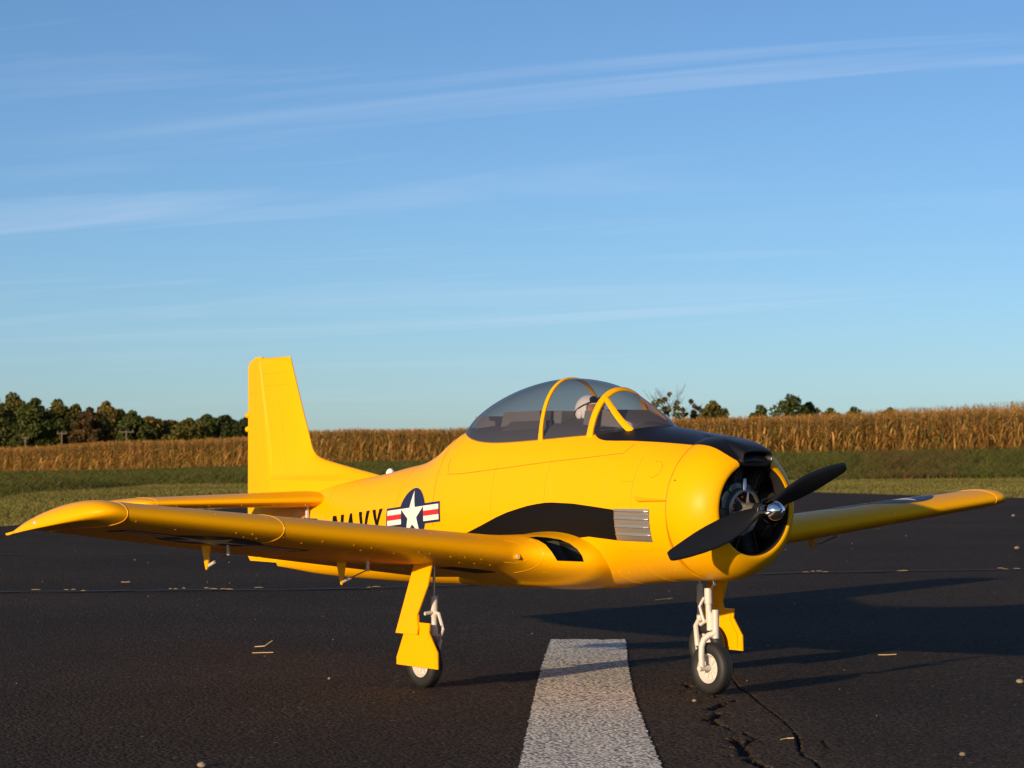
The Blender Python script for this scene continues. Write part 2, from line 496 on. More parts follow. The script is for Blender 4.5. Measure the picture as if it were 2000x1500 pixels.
sp = CAM[None, None, :] + pu[..., None] * RT + pvv[..., None] * FW; sp[..., 2] = zst
idx = np.arange(len(vl) * K).reshape(len(vl), K)
fc = np.stack([idx[:-1, :-1], idx[:-1, 1:], idx[1:, 1:], idx[1:, :-1]], -1).reshape(-1, 4)
stripe = big_mesh('painted_stripe', sp.reshape(-1, 3), fc, 4, PAINT, None, None)
stripe.parent = runway

TAR = principled('tar', (.012, .011, .011), .75)
def ribbon(name, pl, w, mat, parent, z=.004, jit=.006, step=.03):
    pts = []
    for (a, b) in zip(pl[:-1], pl[1:]):
        n = max(2, int(math.dist(a, b) / step))
        pts += [(a[0] + (b[0]-a[0])*i/n, a[1] + (b[1]-a[1])*i/n) for i in range(n)]
    pts.append(pl[-1]); v = []; f = []
    dr = 0
    for i, (u, vv) in enumerate(pts):
        dr = dr * .9 + random.gauss(0, jit)
        ww = w * random.uniform(.35, 1.3)
        zz_ = z + .0035 * math.sin(u * 1.3) * math.sin(vv * .9) * (vv < 7.9)
        v += [W(u, vv + dr - ww, zz_), W(u, vv + dr + ww, zz_)]
        if i: f.append((2*i-2, 2*i-1, 2*i+1, 2*i))
    return mesh_obj(name, v, f, mat, parent, smooth=False)
ribbon('crack', [px_uv(-300, 1161), px_uv(0, 1157), px_uv(700, 1150)], .022, TAR, runway)
ribbon('crack', [px_uv(700, 1150), px_uv(1100, 1138), px_uv(1560, 1120), px_uv(2000, 1113), px_uv(2200, 1110)], .020, TAR, runway)
ribbon('crack', [px_uv(-200, 1085), px_uv(300, 1083), px_uv(640, 1092)], .012, TAR, runway)

# terrain sheet ------------------------------------------------------
def ground_material():
    m = bpy.data.materials.new('grass_ground'); m.use_nodes = True; t = m.node_tree
    b = t.nodes['Principled BSDF']; n = t.nodes.new; l = t.links.new
    g = n('ShaderNodeNewGeometry')
    n1_ = n('ShaderNodeTexNoise'); n1_.inputs['Scale'].default_value = .35; n1_.inputs['Detail'].default_value = 8; n1_.inputs['Roughness'].default_value = .65
    l(g.outputs['Position'], n1_.inputs['Vector'])
    r = n('ShaderNodeValToRGB')
    r.color_ramp.elements[0].position = .30; r.color_ramp.elements[0].color = (.095, .090, .020, 1)
    r.color_ramp.elements[1].position = .72; r.color_ramp.elements[1].color = (.165, .140, .042, 1)
    l(n1_.outputs['Fac'], r.inputs[0])
    n2 = n('ShaderNodeTexNoise'); n2.inputs['Scale'].default_value = 9; n2.inputs['Detail'].default_value = 6; l(g.outputs['Position'], n2.inputs['Vector'])
    mr = n('ShaderNodeMapRange'); mr.inputs['To Min'].default_value = .55; mr.inputs['To Max'].default_value = 1.45; l(n2.outputs['Fac'], mr.inputs['Value'])
    mu = n('ShaderNodeMix'); mu.data_type = 'RGBA'; mu.blend_type = 'MULTIPLY'; mu.inputs['Factor'].default_value = 1
    l(r.outputs[0], mu.inputs['A']); l(mr.outputs[0], mu.inputs['B']); l(mu.outputs['Result'], b.inputs['Base Color'])
    b.inputs['Roughness'].default_value = .95; b.inputs['Specular IOR Level'].default_value = .1
    bm_ = n('ShaderNodeBump'); bm_.inputs['Strength'].default_value = .8; bm_.inputs['Distance'].default_value = .05
    l(n2.outputs['Fac'], bm_.inputs['Height']); l(bm_.outputs[0], b.inputs['Normal'])
    return m
GRD = ground_material()
ang = np.concatenate([np.linspace(-math.pi, -.4, 60), np.linspace(-.38, .38, 150), np.linspace(.4, math.pi, 60)])
rad = np.concatenate([np.linspace(.5, 30, 24), np.geomspace(31, 9000, 130)])
AA, RR = np.meshgrid(ang, rad, indexing='ij')
TU, TV = RR * np.sin(AA), RR * np.cos(AA)
TZ = terr(TU, TV) - .035
TP = CAM[None, None, :] + TU[..., None] * RT + TV[..., None] * FW; TP[..., 2] = TZ
na, nr = TU.shape; idx = np.arange(na * nr).reshape(na, nr)
fc = np.stack([idx[:-1, :-1], idx[:-1, 1:], idx[1:, 1:], idx[1:, :-1]], -1).reshape(-1, 4)[:, ::-1]
ground = big_mesh('ground', TP.reshape(-1, 3), fc, 4, GRD, None, 'structure', smooth=True)
tag(ground, 'green grass ground around the runway and under the corn')

# ------------------------------------------------------------------ vegetation
def blades(name, U, V, H, Wd, lean, cols, mat, label, seg=2):
    """one bent blade per entry"""
    n = len(U); Z = terr(U, V) - .03
    th = rng.uniform(0, 2*math.pi, n); fx, fy = np.cos(th), np.sin(th)
    lz = rng.uniform(0, 2*math.pi, n); lx, ly = np.cos(lz) * lean * H, np.sin(lz) * lean * H
    k = seg + 1; vts = np.zeros((n, k, 2, 3))
    for i in range(k):
        t = i / seg; w = Wd * (1 - .85 * t) * .5
        cx = U + lx * t * t; cy = V + ly * t * t; cz = Z + H * t * (1 - .15 * lean * t)
        for s_, sg in ((0, -1), (1, 1)):
            vts[:, i, s_] = np.stack([cx + fx * w * sg, cy + fy * w * sg, cz], -1)
    wv = CAM[None, None, None, :] * np.array([1, 1, 0]) + vts[..., 0:1] * RT + vts[..., 1:2] * FW
    wv[..., 2] = vts[..., 2]
    idx = np.arange(n * k * 2).reshape(n, k, 2)
    f = np.stack([idx[:, :-1, 0], idx[:, :-1, 1], idx[:, 1:, 1], idx[:, 1:, 0]], -1).reshape(-1, 4)
    o = big_mesh(name, wv.reshape(-1, 3), f, 4, mat, np.repeat(cols, k * 2, 0))
    return tag(o, label, 'grass')

def pick(pal, n, jitter=.2):
    pal = np.array(pal); c = pal[rng.integers(0, len(pal), n)]
    return c * rng.uniform(1 - jitter, 1 + jitter, (n, 1))

LEAF = tint_material('leaf_blade', .75, .35)
WEED_A = [-.8, -.24, -.2, -.16, -.14, -.05, .11, .2, .8]
WEED_V = [15, 21.5, 23.4, 29, 33, 35, 36.5, 39.5, 55]
# mown lawn
n = 165000
a = np.where(rng.uniform(0, 1, 165000) < .8, rng.uniform(-.25, .25, 165000), rng.uniform(-.60, .75, 165000)); v1 = np.interp(a, WEED_A, WEED_V); 
v0 = np.full(n, 11.0); vv = np.sqrt(rng.uniform(v0 ** 2, (v1 + .6) ** 2)); uu = a * vv
eg = vv - np.interp(uu, PU, PV) - .12 * np.sin(uu * 3.1) - .06 * np.sin(uu * 9.7 + 1)
ok = eg > -rng.exponential(.10, n)
a, vv, uu, eg = a[ok], vv[ok], uu[ok], eg[ok]; n = len(uu)
pt = .5 + .5 * np.sin(uu * .9 + 2 * np.sin(vv * .35)) * np.sin(vv * .6)
cl = pick([(.185,.175,.034),(.155,.155,.030),(.215,.185,.046),(.24,.19,.065)], n) * (.8 + .35 * pt[:, None])
cl = np.where((eg < rng.exponential(.5, n))[:, None], np.array([.24, .185, .085]) * rng.uniform(.7, 1.2, (n, 1)), cl)
blades('lawn_grass', uu, vv, rng.uniform(.012, .032, n), rng.uniform(.008, .018, n), .7, cl, LEAF, 'short mown green lawn along the edge of the runway')
# tall weeds
n = 330000
a = np.where(rng.uniform(0, 1, 330000) < .8, rng.uniform(-.25, .25, 330000), rng.uniform(-.60, .75, 330000)); w0 = np.interp(a, WEED_A, WEED_V); ev = edge_v(a) + 2
q = rng.uniform(0, 1, n) ** 1.7
vv = w0 * (ev / w0) ** q + rng.normal(0, .25, n); uu = a * vv
hgt = (.11 + .24 * np.clip((a + .1) / .3, 0, 1)) * rng.uniform(.4, 1.4, n) * (1 + .35 * np.sin(uu * 1.7) * np.sin(vv * .8))
hgt = hgt * (.25 + .75 * np.clip((vv - w0) / np.where(a < 0, 2.0, 9.0), 0, 1))
cl = pick([(.080,.100,.016),(.058,.080,.013),(.100,.115,.022),(.125,.118,.028),(.16,.115,.036)], n) * (.75 + .5 * rng.uniform(0, 1, (n, 1)))
red = (np.exp(-((a - .155) / .03) ** 2) * rng.uniform(0, 1, n) > .55)[:, None]
cl = np.where(red, np.array([.16, .085, .035]) * rng.uniform(.7, 1.2, (n, 1)), cl)
blades('tall_grass', uu, vv, hgt, rng.uniform(.006, .015, n) * (1 + vv / 40), .9, cl, LEAF, 'rough strip of tall green weeds between lawn and corn')

# standing corn
CORN = tint_material('dry_corn_leaf', .7, .35)
def corn(name, SU, SV, H, nl, seg, label, wscale=1.0, cat='corn'):
    n = len(SU); Z = terr(SU, SV) - .05
    base = pick([(.52,.275,.072),(.60,.34,.105),(.42,.205,.05),(.46,.255,.06),(.33,.19,.04),(.24,.17,.035)], n, .15)
    V_ = []; F_ = []; C_ = []; off = 0
    def push(vts, col):       # vts (m,k,2,3)
        nonlocal off
        m, k = vts.shape[:2]
        idx = np.arange(m*k*2).reshape(m, k, 2) + off; off += m*k*2
        F_.append(np.stack([idx[:, :-1, 0], idx[:, :-1, 1], idx[:, 1:, 1], idx[:, 1:, 0]], -1).reshape(-1, 4))
        V_.append(vts.reshape(-1, 3)); C_.append(np.repeat(col, k*2, 0))
    # stalks
    for s_ in (0, 1):
        th = rng.uniform(0, math.pi, n) ; w = .009 * wscale
        v = np.zeros((n, 2, 2, 3))
        lx, ly = rng.normal(0, .14, n), rng.normal(0, .14, n)
        for i in (0, 1):
            for j, sg in ((0, -1), (1, 1)):
                v[:, i, j] = np.stack([SU + np.cos(th)*w*sg + lx*i, SV + np.sin(th)*w*sg + ly*i, Z + H*i], -1)
        push(v, base * .6)
    m = n * nl
    sid = np.repeat(np.arange(n), nl); li = np.tile(np.arange(nl), n)
    tt = (li + rng.uniform(-.4, .4, m)) / nl
    zb = Z[sid] + H[sid] * (.10 + .86 * tt)
    az = li * math.pi + rng.normal(0, .9, m) + rng.uniform(0, 6.28, n)[sid]
    ln = rng.uniform(.40, .85, m) * (1 - .45 * np.abs(tt - .5)); up = rng.uniform(.1, .8, m) + .1 * (tt > .8)
    wd = rng.uniform(.05, .10, m) * wscale; dr = rng.uniform(.6, 1.5, m) * np.where(tt < .85, 1, .35)
    tw = rng.uniform(-1.2, 1.2, m)
    v = np.zeros((m, seg + 1, 2, 3))
    for i in range(seg + 1):
        t = i / seg
        rr = ln * (t * .90 - .15 * t * t); zq = zb + ln * (up * t - dr * t * t)
        w = wd * (.5 + .8 * t - 1.25 * t * t) * .5 + .004
        cx = SU[sid] + np.cos(az) * rr; cy = SV[sid] + np.sin(az) * rr
        ca, sa = np.cos(tw * t), np.sin(tw * t)
        for j, sg in ((0, -1), (1, 1)):
            v[:, i, j] = np.stack([cx - np.sin(az)*w*sg*ca, cy + np.cos(az)*w*sg*ca, np.maximum(zq + w*sg*sa, Z[sid])], -1)
    col = base[sid] * rng.uniform(.45, 1.45, (m, 1)); gr = (rng.uniform(0, 1, m) < .12)[:, None]
    col = np.where(gr, np.array([.13, .14, .035]), col)
    push(v, col)
    # tassels
    m = n * 3; sid = np.repeat(np.arange(n), 3); az = rng.uniform(0, 6.28, m); ln = rng.uniform(.10, .22, m)
    v = np.zeros((m, 2, 2, 3))
    for i in (0, 1):
        for j, sg in ((0, -1), (1, 1)):
            w = .010 * wscale * (1 - .5*i)
            v[:, i, j] = np.stack([SU[sid] + np.cos(az)*ln*.45*i - np.sin(az)*w*sg, SV[sid] + np.sin(az)*ln*.45*i + np.cos(az)*w*sg, Z[sid] + H[sid]*.97 + ln*i*.9], -1)
    push(v, base[sid] * np.array([1.0, .85, .7]))
    vv_ = np.concatenate(V_); wv = CAM * np.array([1, 1, 0]) + vv_[:, 0:1] * RT + vv_[:, 1:2] * FW; wv[:, 2] = vv_[:, 2]
    o = big_mesh(name, wv, np.concatenate(F_), 4, CORN, np.concatenate(C_))
    return tag(o, label, cat)
SU = []; SV = []
ea = np.linspace(-.50, .62, 6000); eu = ea * edge_v(ea); evv = edge_v(ea)
sl = np.concatenate([[0], np.cumsum(np.hypot(np.diff(eu), np.diff(evv)))])
for row in range(11):
    d = np.arange(0, sl[-1], .165 + .010 * row); d = d + rng.normal(0, .05, len(d))
    SU.append(np.interp(d, sl, eu) * (1 + row * .76 / 150) + rng.normal(0, .06, len(d))); SV.append(np.interp(d, sl, evv) + row * .76 + rng.normal(0, .10, len(d)))
SU = np.concatenate(SU); SV = np.concatenate(SV)
HH = 2.12 * rng.uniform(.90, 1.06, len(SU)) + .12 * np.sin(SU * .35) 
corn('corn_field', SU, SV, HH, 14, 3, 'golden dry standing corn filling the field edge behind the runway')
n = 17000
a = rng.uniform(-.30, .60, n); vv = edge_v(a) + 9 + rng.uniform(0, 1, n) ** 1.2 * np.where(a > -.03, 262, 25)
corn('corn_hill', a * vv, vv, 2.05 * rng.uniform(.85, 1.12, n), 7, 2, 'paler dry corn covering the rise behind the front rows', 1.35)

# trees ----------------------------------------------------------------
BARK = principled('bark', (.075, .058, .042), .9, var=.4, vscale=3, bump=.6, bscale=12, bdist=.05)
def leaf_cards(C, R3, n, size, pal, rs, shell=.55):
    """leaf faces spread through the volume of one clump"""
    d = rs.normal(size=(n, 3)); d /= np.linalg.norm(d, axis=1)[:, None]
    p = np.array(C) + d * np.array(R3) * (rs.uniform(0, 1, (n, 1)) ** (1 / 3.0) * (1 - shell) + shell) * rs.uniform(.75, 1.12, (n, 1))
    x = rs.normal(size=(n, 3)); x /= np.linalg.norm(x, axis=1)[:, None]
    y = np.cross(x, rs.normal(size=(n, 3))); y /= np.linalg.norm(y, axis=1)[:, None] + 1e-9
    s = size * rs.uniform(.5, 1.3, (n, 1))
    v = np.stack([p - x*s, p - y*s*.6, p + x*s, p + y*s*.6], 1)
    c = np.array(pal)[rs.integers(0, len(pal), n)] * rs.uniform(.7, 1.3, (n, 1))
    return v, c
def tree(px, top_y, wpx, v, pal, label, seed, name='deciduous_tree', leaves=2400, low=.12, bare=False, group=None, lsize=.42, zadd=0.0):
    rs = np.random.default_rng(seed)
    u = (px - 1000) / 4996.1 * v; zg = float(terr(u, v)) + zadd
    ztop = .393 + (881.5 - top_y) / 4996.1 * v; H = max(ztop - zg, 2.0); wd = wpx / 4996.1 * v * .5
    root = empty(name, W(u, v, zg)); 
    mb = MB(); pts = [(rs.normal(0, .02*H*t), rs.normal(0, .02*H*t), H*t*.8) for t in (0, .25, .5, .75, 1)]; pts[0] = (0, 0, -.3)
    mb.tube(pts, [H*.03, H*.024, H*.018, H*.012, H*.004], 7)
    tips = []
    for i in range(9 if not bare else 26):
        t = rs.uniform(.3, .95); az = rs.uniform(0, 6.28); b0 = Vector(pts[2]) * (t/.5) if t < .5 else Vector(pts[2]).lerp(Vector(pts[4]), (t-.5)/.5)
        b0.z = H*.8*t; ln = wd * (rs.uniform(.6, 1.0) if bare else rs.uniform(.25, .5))
        b1 = b0 + Vector((math.cos(az)*ln*.5, math.sin(az)*ln*.5, ln*.45)); b2 = b0 + Vector((math.cos(az)*ln, math.sin(az)*ln, ln*rs.uniform(.5, 1.1)))
        k = (.5 if bare else 1)
        mb.tube([b0, b1, b2], [H*.010*k, H*.007*k, H*.003*k], 5); tips.append(b2)
        if bare:
            for q in range(3):
                az2 = az + rs.normal(0, .8); e = b1.lerp(b2, rs.uniform(0, 1)); mb.tube([e, e + Vector((math.cos(az2)*ln*.4, math.sin(az2)*ln*.4, ln*.5))], [H*.003, H*.0012], 4)
    mb.build('trunk', BARK, root)
    V_ = []; C_ = []
    ncl = 48 if not bare else 30
    for i in range(ncl):
        az = rs.uniform(0, 6.28); q = i / max(ncl-1, 1); zc = H*(low + (1-low)*(.16 + .72*q)); prof = math.sin(math.pi*min(1, .18 + .80*q))**.7
        rr = wd * prof * rs.uniform(.25, .85)
        cr = min(wd, H*.75) * rs.uniform(.16, .30) * (.75 + .35*prof)
        if bare: cr *= .75; rr = wd * rs.uniform(.1, 1.0)
        if i == ncl-1: rr = 0; zc = H - cr*.85
        vv_, cc = leaf_cards((math.cos(az)*rr, math.sin(az)*rr, min(zc, H-cr*.8)), (cr, cr, cr*.8), (leaves if not bare else leaves//3)//ncl, lsize, pal, rs)
        sh = rs.uniform(.85, 1.15)
        V_.append(vv_); C_.append(cc*sh)
    V_ = np.concatenate(V_); C_ = np.concatenate(C_); nn = len(V_)
    o = big_mesh('crown', V_.reshape(-1, 3), np.arange(nn*4).reshape(-1, 4), 4, LEAF, np.repeat(C_, 4, 0), None)
    o.parent = root
    tag(root, label, 'tree', group)
    return root
GREEN = [(0.075, 0.093, 0.021), (0.06, 0.078, 0.018), (0.093, 0.099, 0.024)]
OLIVE = [(0.1232, 0.1131, 0.0232), (0.1015, 0.0957, 0.0203), (0.145, 0.116, 0.0261)]
GOLD = [(0.2025, 0.1323, 0.0243), (0.162, 0.1148, 0.0243), (0.1215, 0.1013, 0.0216)]
RUST = [(0.138, 0.072, 0.0264), (0.108, 0.0624, 0.024), (0.084, 0.066, 0.0216)]
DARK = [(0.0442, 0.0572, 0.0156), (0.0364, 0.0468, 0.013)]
GL = 'trees of the wood beyond the corn'
left_trees = [
 (-22, 773, 66, GREEN, 'dark green tree cut by the left frame edge'), (24, 769, 62, OLIVE, 'tallest olive tree of the wood near the left frame edge'),
 (68, 780, 58, GREEN, 'green round-crowned tree, second in the wood from its tallest tree'), (112, 782, 62, OLIVE, 'broad olive tree in the wood above the left utility poles'),
 (148, 792, 52, OLIVE, 'olive tree left of the slim yellowish crown in the wood'), (176, 799, 44, RUST, 'rusty brown low tree behind the near wing tip'),
 (207, 787, 46, GOLD, 'slim yellow-green tree standing above its neighbours in the wood'), (234, 802, 42, GREEN, 'small green tree right of the slim yellow-green tree'),
 (258, 805, 46, GREEN, 'pointed green tree directly behind the crossarm pole'), (292, 815, 58, GOLD, 'golden tree with a wide low crown in the middle of the wood'),
 (332, 823, 56, GOLD, 'lower golden tree in the dip of the wood skyline'), (370, 820, 50, OLIVE, 'olive tree right of the dip in the wood skyline'),
 (404, 812, 54, GREEN, 'green tree two crowns left of the airplane rudder'), (442, 813, 54, DARK, 'dark green tree next to the airplane rudder'),
 (482, 818, 54, DARK, 'dark tree partly hidden by the airplane rudder')]
for i, (x, ty, w, pal, lab) in enumerate(left_trees):
    tree(x, ty - 3, w * 1.9, 430 + 14 * math.sin(i * 2.1), pal, lab, 100 + i, group=GL, leaves=8000, low=.03, lsize=.34)
# undergrowth below the crowns, leaf colours darkened to paint the shade there
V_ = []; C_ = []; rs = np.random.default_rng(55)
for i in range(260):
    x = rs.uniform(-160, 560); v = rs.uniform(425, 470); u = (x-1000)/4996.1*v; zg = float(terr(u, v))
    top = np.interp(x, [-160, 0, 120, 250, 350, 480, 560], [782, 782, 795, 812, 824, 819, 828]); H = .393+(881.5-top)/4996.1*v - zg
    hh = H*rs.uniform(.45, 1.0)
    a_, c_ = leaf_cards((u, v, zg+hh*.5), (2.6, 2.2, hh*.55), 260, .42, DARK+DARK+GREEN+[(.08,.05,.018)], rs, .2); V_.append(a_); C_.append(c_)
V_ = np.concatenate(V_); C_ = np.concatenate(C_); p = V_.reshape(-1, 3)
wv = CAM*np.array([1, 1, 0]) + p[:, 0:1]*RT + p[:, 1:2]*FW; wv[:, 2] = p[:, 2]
tag(big_mesh('undergrowth', wv, np.arange(len(wv)).reshape(-1, 4), 4, LEAF, np.repeat(C_, 4, 0)), 'undergrowth under the trees of the left wood, painted dark for their shade', 'undergrowth')
GR = 'trees on the skyline behind the rise'
right_trees = [
 (1308, 766, 62, OLIVE, 'thin half-bare bush on the skyline right of the windshield', True, 520), (1350, 780, 44, RUST, 'leafless spindly tree between two skyline bushes', True, 530),
 (1394, 782, 66, OLIVE, 'small rounded bush on the skyline above the cowling', False, 520), (1484, 790, 44, GREEN, 'small dark bush left of the largest skyline tree', False, 560),
 (1543, 769, 92, GREEN, 'largest dark tree on the right skyline', False, 540), (1580, 784, 56, GREEN, 'low dark tree against the right side of the largest skyline tree', False, 545), (1622, 796, 60, OLIVE, 'crown top just above the corn right of the largest tree', False, 600),
 (1668, 794, 54, GREEN, 'small dark crown in the middle of three on the right skyline', False, 600), (1738, 796, 60, OLIVE, 'faint last crown top on the right skyline', False, 610)]
for i, (x, ty, w, pal, lab, bare, v) in enumerate(right_trees):
    tree(x, ty, w * 1.35, v, pal, lab, 300 + i, 'skyline_tree', 2600, .0, bare, GR, .40)
POLE = principled('weathered_wood', (.15, .115, .08), .8, var=.3, vscale=6)
for (x, ty, v, lab, arm) in [(50, 852, 330, 'leftmost short utility pole in front of the dark wood', .5), (121, 843, 330, 'utility pole with pale top between two others before the wood', .7), (247, 840, 330, 'utility pole with a clear crossarm before the wood', 1.1)]:
    u = (x-1000)/4996.1*v; zg = float(terr(u, v)); H = .393+(881.5-ty)/4996.1*v - zg
    r_ = empty('utility_pole', W(u, v, zg))
    MB().tube([(0, 0, -.3), (0, 0, H)], [.11, .09], 10).build('post', POLE, r_)
    a_ = RT*arm*.9
    MB().tube([tuple(-a_ + np.array([0, 0, H-.25])), tuple(a_ + np.array([0, 0, H-.25]))], .075, 6).build('crossarm', POLE, r_)
    for s_ in (-1, 1):
        p = a_*s_*.85 + np.array([0, 0, H-.2]); MB().tube([tuple(p), tuple(p + np.array([0, 0, .28]))], .06, 6).build('insulator', POLE, r_)
    tag(r_, lab, 'pole', 'utility poles before the wood')

# ================================================================== the airplane
YEL = principled('yellow_foam_paint', (.88, .405, .0), .38, coat=.0, var=.03, vscale=9, bump=.05, bscale=260, bdist=.0006, spec=.12)
SEAM = principled('seam_shadow', (.42, .14, .002), .6)
BLACK = principled('black_paint', (.006, .005, .006), .34, bump=.05, bscale=260, bdist=.0006)
SOOT = principled('matt_black_decal', (.0036, .0026, .0022), .6, spec=.18)
NAVYB = principled('navy_blue_decal', (.012, .016, .055), .45)
WHITED = principled('white_decal', (.80, .75, .68), .45)
REDD = principled('red_decal', (.60, .02, .025), .45)
DKGREY = principled('dark_plastic', (.020, .019, .019), .5)
PROPM = principled('black_nylon', (.011, .010, .010), .42, bump=.08, bscale=900, bdist=.0003)
RUBBER = principled('tyre_rubber', (.016, .015, .015), .62, var=.25, vscale=40)
WPLAS = principled('white_plastic', (.58, .53, .48), .45)
STEEL = principled('steel_wire', (.55, .52, .50), .28, metal=1.0)
CHROME = principled('chrome', (.85, .85, .86), .05, metal=1.0)
GUN = principled('gunmetal', (.30, .285, .27), .40, metal=.75)
FIN = principled('cylinder_fins', (.045, .042, .040), .5, metal=.3)
COPPER = principled('copper_winding', (.80, .25, .05), .3, metal=1.0)
FOAM = principled('sunlit_foam_gap', (.42, .20, .07), .8)
SILVER = principled('hammered_silver', (.58, .56, .52), .30, metal=.8, bump=.35, bscale=420, bdist=.003)
CPIT = principled('cockpit_grey', (.10, .095, .10), .7)
SEATM = principled('seat_grey', (.20, .195, .20), .7)

plane = empty('model_airplane', (0, 0, 0))
tag(plane, 'yellow propeller trainer model airplane parked on the dark runway', 'airplane')
def part(mb, name, mat, parent=plane, **k): return mb.build(name, mat, parent, **k)

ST = [(-.985,.300,.158,.010,.24),(-.93,.312,.155,.020,.24),(-.85,.322,.150,.034,.24),(-.75,.334,.147,.050,.245),(-.60,.347,.146,.069,.25),(-.50,.362,.146,.080,.255),(-.40,.380,.147,.089,.262),(-.35,.400,.148,.093,.267),(-.31,.423,.149,.096,.272),(-.27,.438,.149,.098,.277),(-.2,.446,.150,.101,.285),(-.1,.450,.152,.105,.29),(0,.452,.156,.108,.295),(.1,.451,.163,.111,.298),(.2,.443,.171,.114,.30),(.267,.434,.177,.1155,.301),(.33,.426,.182,.1165,.301),(.39,.417,.185,.1165,.301)]
sx = [s[0] for s in ST]
f_zt, f_zb, f_hw, f_zm = [interp_spline(sx, [s[k] for s in ST]) for k in (1, 2, 3, 4)]
def spow(c, e): return math.copysign(abs(c) ** e, c)
def fus(x, t, grow=0.0):
    zt, zb, hw, zm = f_zt(x), f_zb(x), f_hw(x), f_zm(x)
    c, s = math.cos(t), math.sin(t)
    if s >= 0: return (x, (hw+grow)*c, zm + (zt-zm+grow)*s)
    e = 2/2.3
    return (x, (hw+grow)*spow(c, e), zm - (zm-zb+grow)*abs(s)**e)
FXS = list(np.linspace(-.985, .389, 130)); NT = 96
rings = [[fus(x, 2*math.pi*k/NT) for k in range(NT)] for x in FXS]
fuselage = part(MB().loft(rings), 'fuselage', YEL)
# cowling ------------------------------------------------------------
CZ = .301
cprof = [(.3905,.112),(.3905,.1168),(.40,.1168),(.413,.1152),(.425,.1128),(.437,.1085),(.447,.1035),(.456,.0975),(.463,.0915),(.468,.0860),(.471,.0810),(.4718,.0775),(.4708,.0748),(.467,.0735),(.460,.0735),(.445,.078),(.42,.088),(.396,.096)]
cowl = part(MB().lathe(cprof, (0, 0, CZ), (1, 0, 0), 96), 'cowling', YEL)
part(MB().lathe([(.470,.0733),(.459,.0728),(.445,.0772),(.42,.087),(.396,.0945),(.395,.02)], (0, 0, CZ), (1, 0, 0), 72), 'cowling_duct', DKGREY, cowl)
skin = bvh_of(fuselage, cowl)
CY = lambda a, b: (a, 0.0, b)
SIDE = (0, 1, 0)      # decals of the starboard side are pressed on along +y
# anti-glare panel: strip over the top of the hood and cowling
hx = [.130,.139,.146,.160,.178,.20,.255,.336,.38,.412,.439,.455,.465,.4705]
hy = [.058,.061,.0655,.0705,.073,.0725,.068,.062,.0575,.0545,.0505,.046,.040,.034]
f_hy = interp_spline(hx, hy)
v = []; f = []
xs_ = list(np.linspace(.130, .44, 70)) + list(np.linspace(.443, .4712, 16)); KK = 41
for i, x in enumerate(xs_):
    w = f_hy(x)
    for k in range(KK):
        y = w * (2*k/(KK-1) - 1)
        h = skin.ray_cast(Vector((x, y, .7)), Vector((0, 0, -1)))
        v.append(h[0] + h[1] * .0007)
for i in range(len(xs_)-1):
    for k in range(KK-1): f.append((i*KK+k, (i+1)*KK+k, (i+1)*KK+k+1, i*KK+k+1))
part_ag = mesh_obj('anti_glare_panel', v, f, BLACK, fuselage, recalc=False)
# black sheath over the cowling lip under the scoop
v = []; f = []
lip = [(.4703,.0826),(.4722,.0790),(.4722,.0762),(.4708,.0738),(.465,.0725),(.450,.0745)]
for i, (x, r) in enumerate(lip):
    for k in range(25):
        y = .0335*(2*k/24 - 1); v.append((x, y, CZ + math.sqrt(r*r-y*y) + .0004))
for i in range(len(lip)-1):
    for k in range(24): f.append((i*25+k, i*25+k+1, (i+1)*25+k+1, (i+1)*25+k))
mesh_obj('lip_panel', v, f, BLACK, cowl, recalc=False)
# air scoop
mb = MB(); rings = []
def sc_sec(x, hw, zt, zb, n=28):
    r = []
    for k in range(n):
        t = 2*math.pi*k/n; r.append((x, hw*spow(math.cos(t), .55), (zt+zb)/2 + (zt-zb)/2*spow(math.sin(t), .6)))
    return r
for x, hw, zt, zb in [(.335,.006,.4235,.40),(.35,.016,.4240,.395),(.37,.0255,.4215,.39),(.40,.0295,.4180,.385),(.43,.0312,.4135,.378),(.452,.0320,.4085,.372),(.466,.0322,.4035,.3685),(.475,.0320,.3985,.3685),(.4785,.0312,.3960,.3695),(.4790,.0297,.3935,.3720),(.477,.0282,.3915,.3740),(.44,.026,.389,.3765)]:
    rings.append(sc_sec(x, hw, zt, zb))
part(mb.loft(rings), 'air_scoop', BLACK, cowl)

# --- flat panels and marks on the fuselage side
stain = [(-.19,.244),(-.182,.248),(-.131,.263),(-.081,.279),(-.05,.2875),(-.019,.294),(.012,.300),(.042,.304),(.065,.3063),(.087,.307),(.145,.306),(.203,.302),(.2568,.298),(.2568,.248),(.182,.252),(.112,.245),(.053,.235),(.007,.226),(-.19,.224)]
decal('exhaust_panel', [stain], CY, SIDE, skin, SOOT, fuselage, .0006, .010)
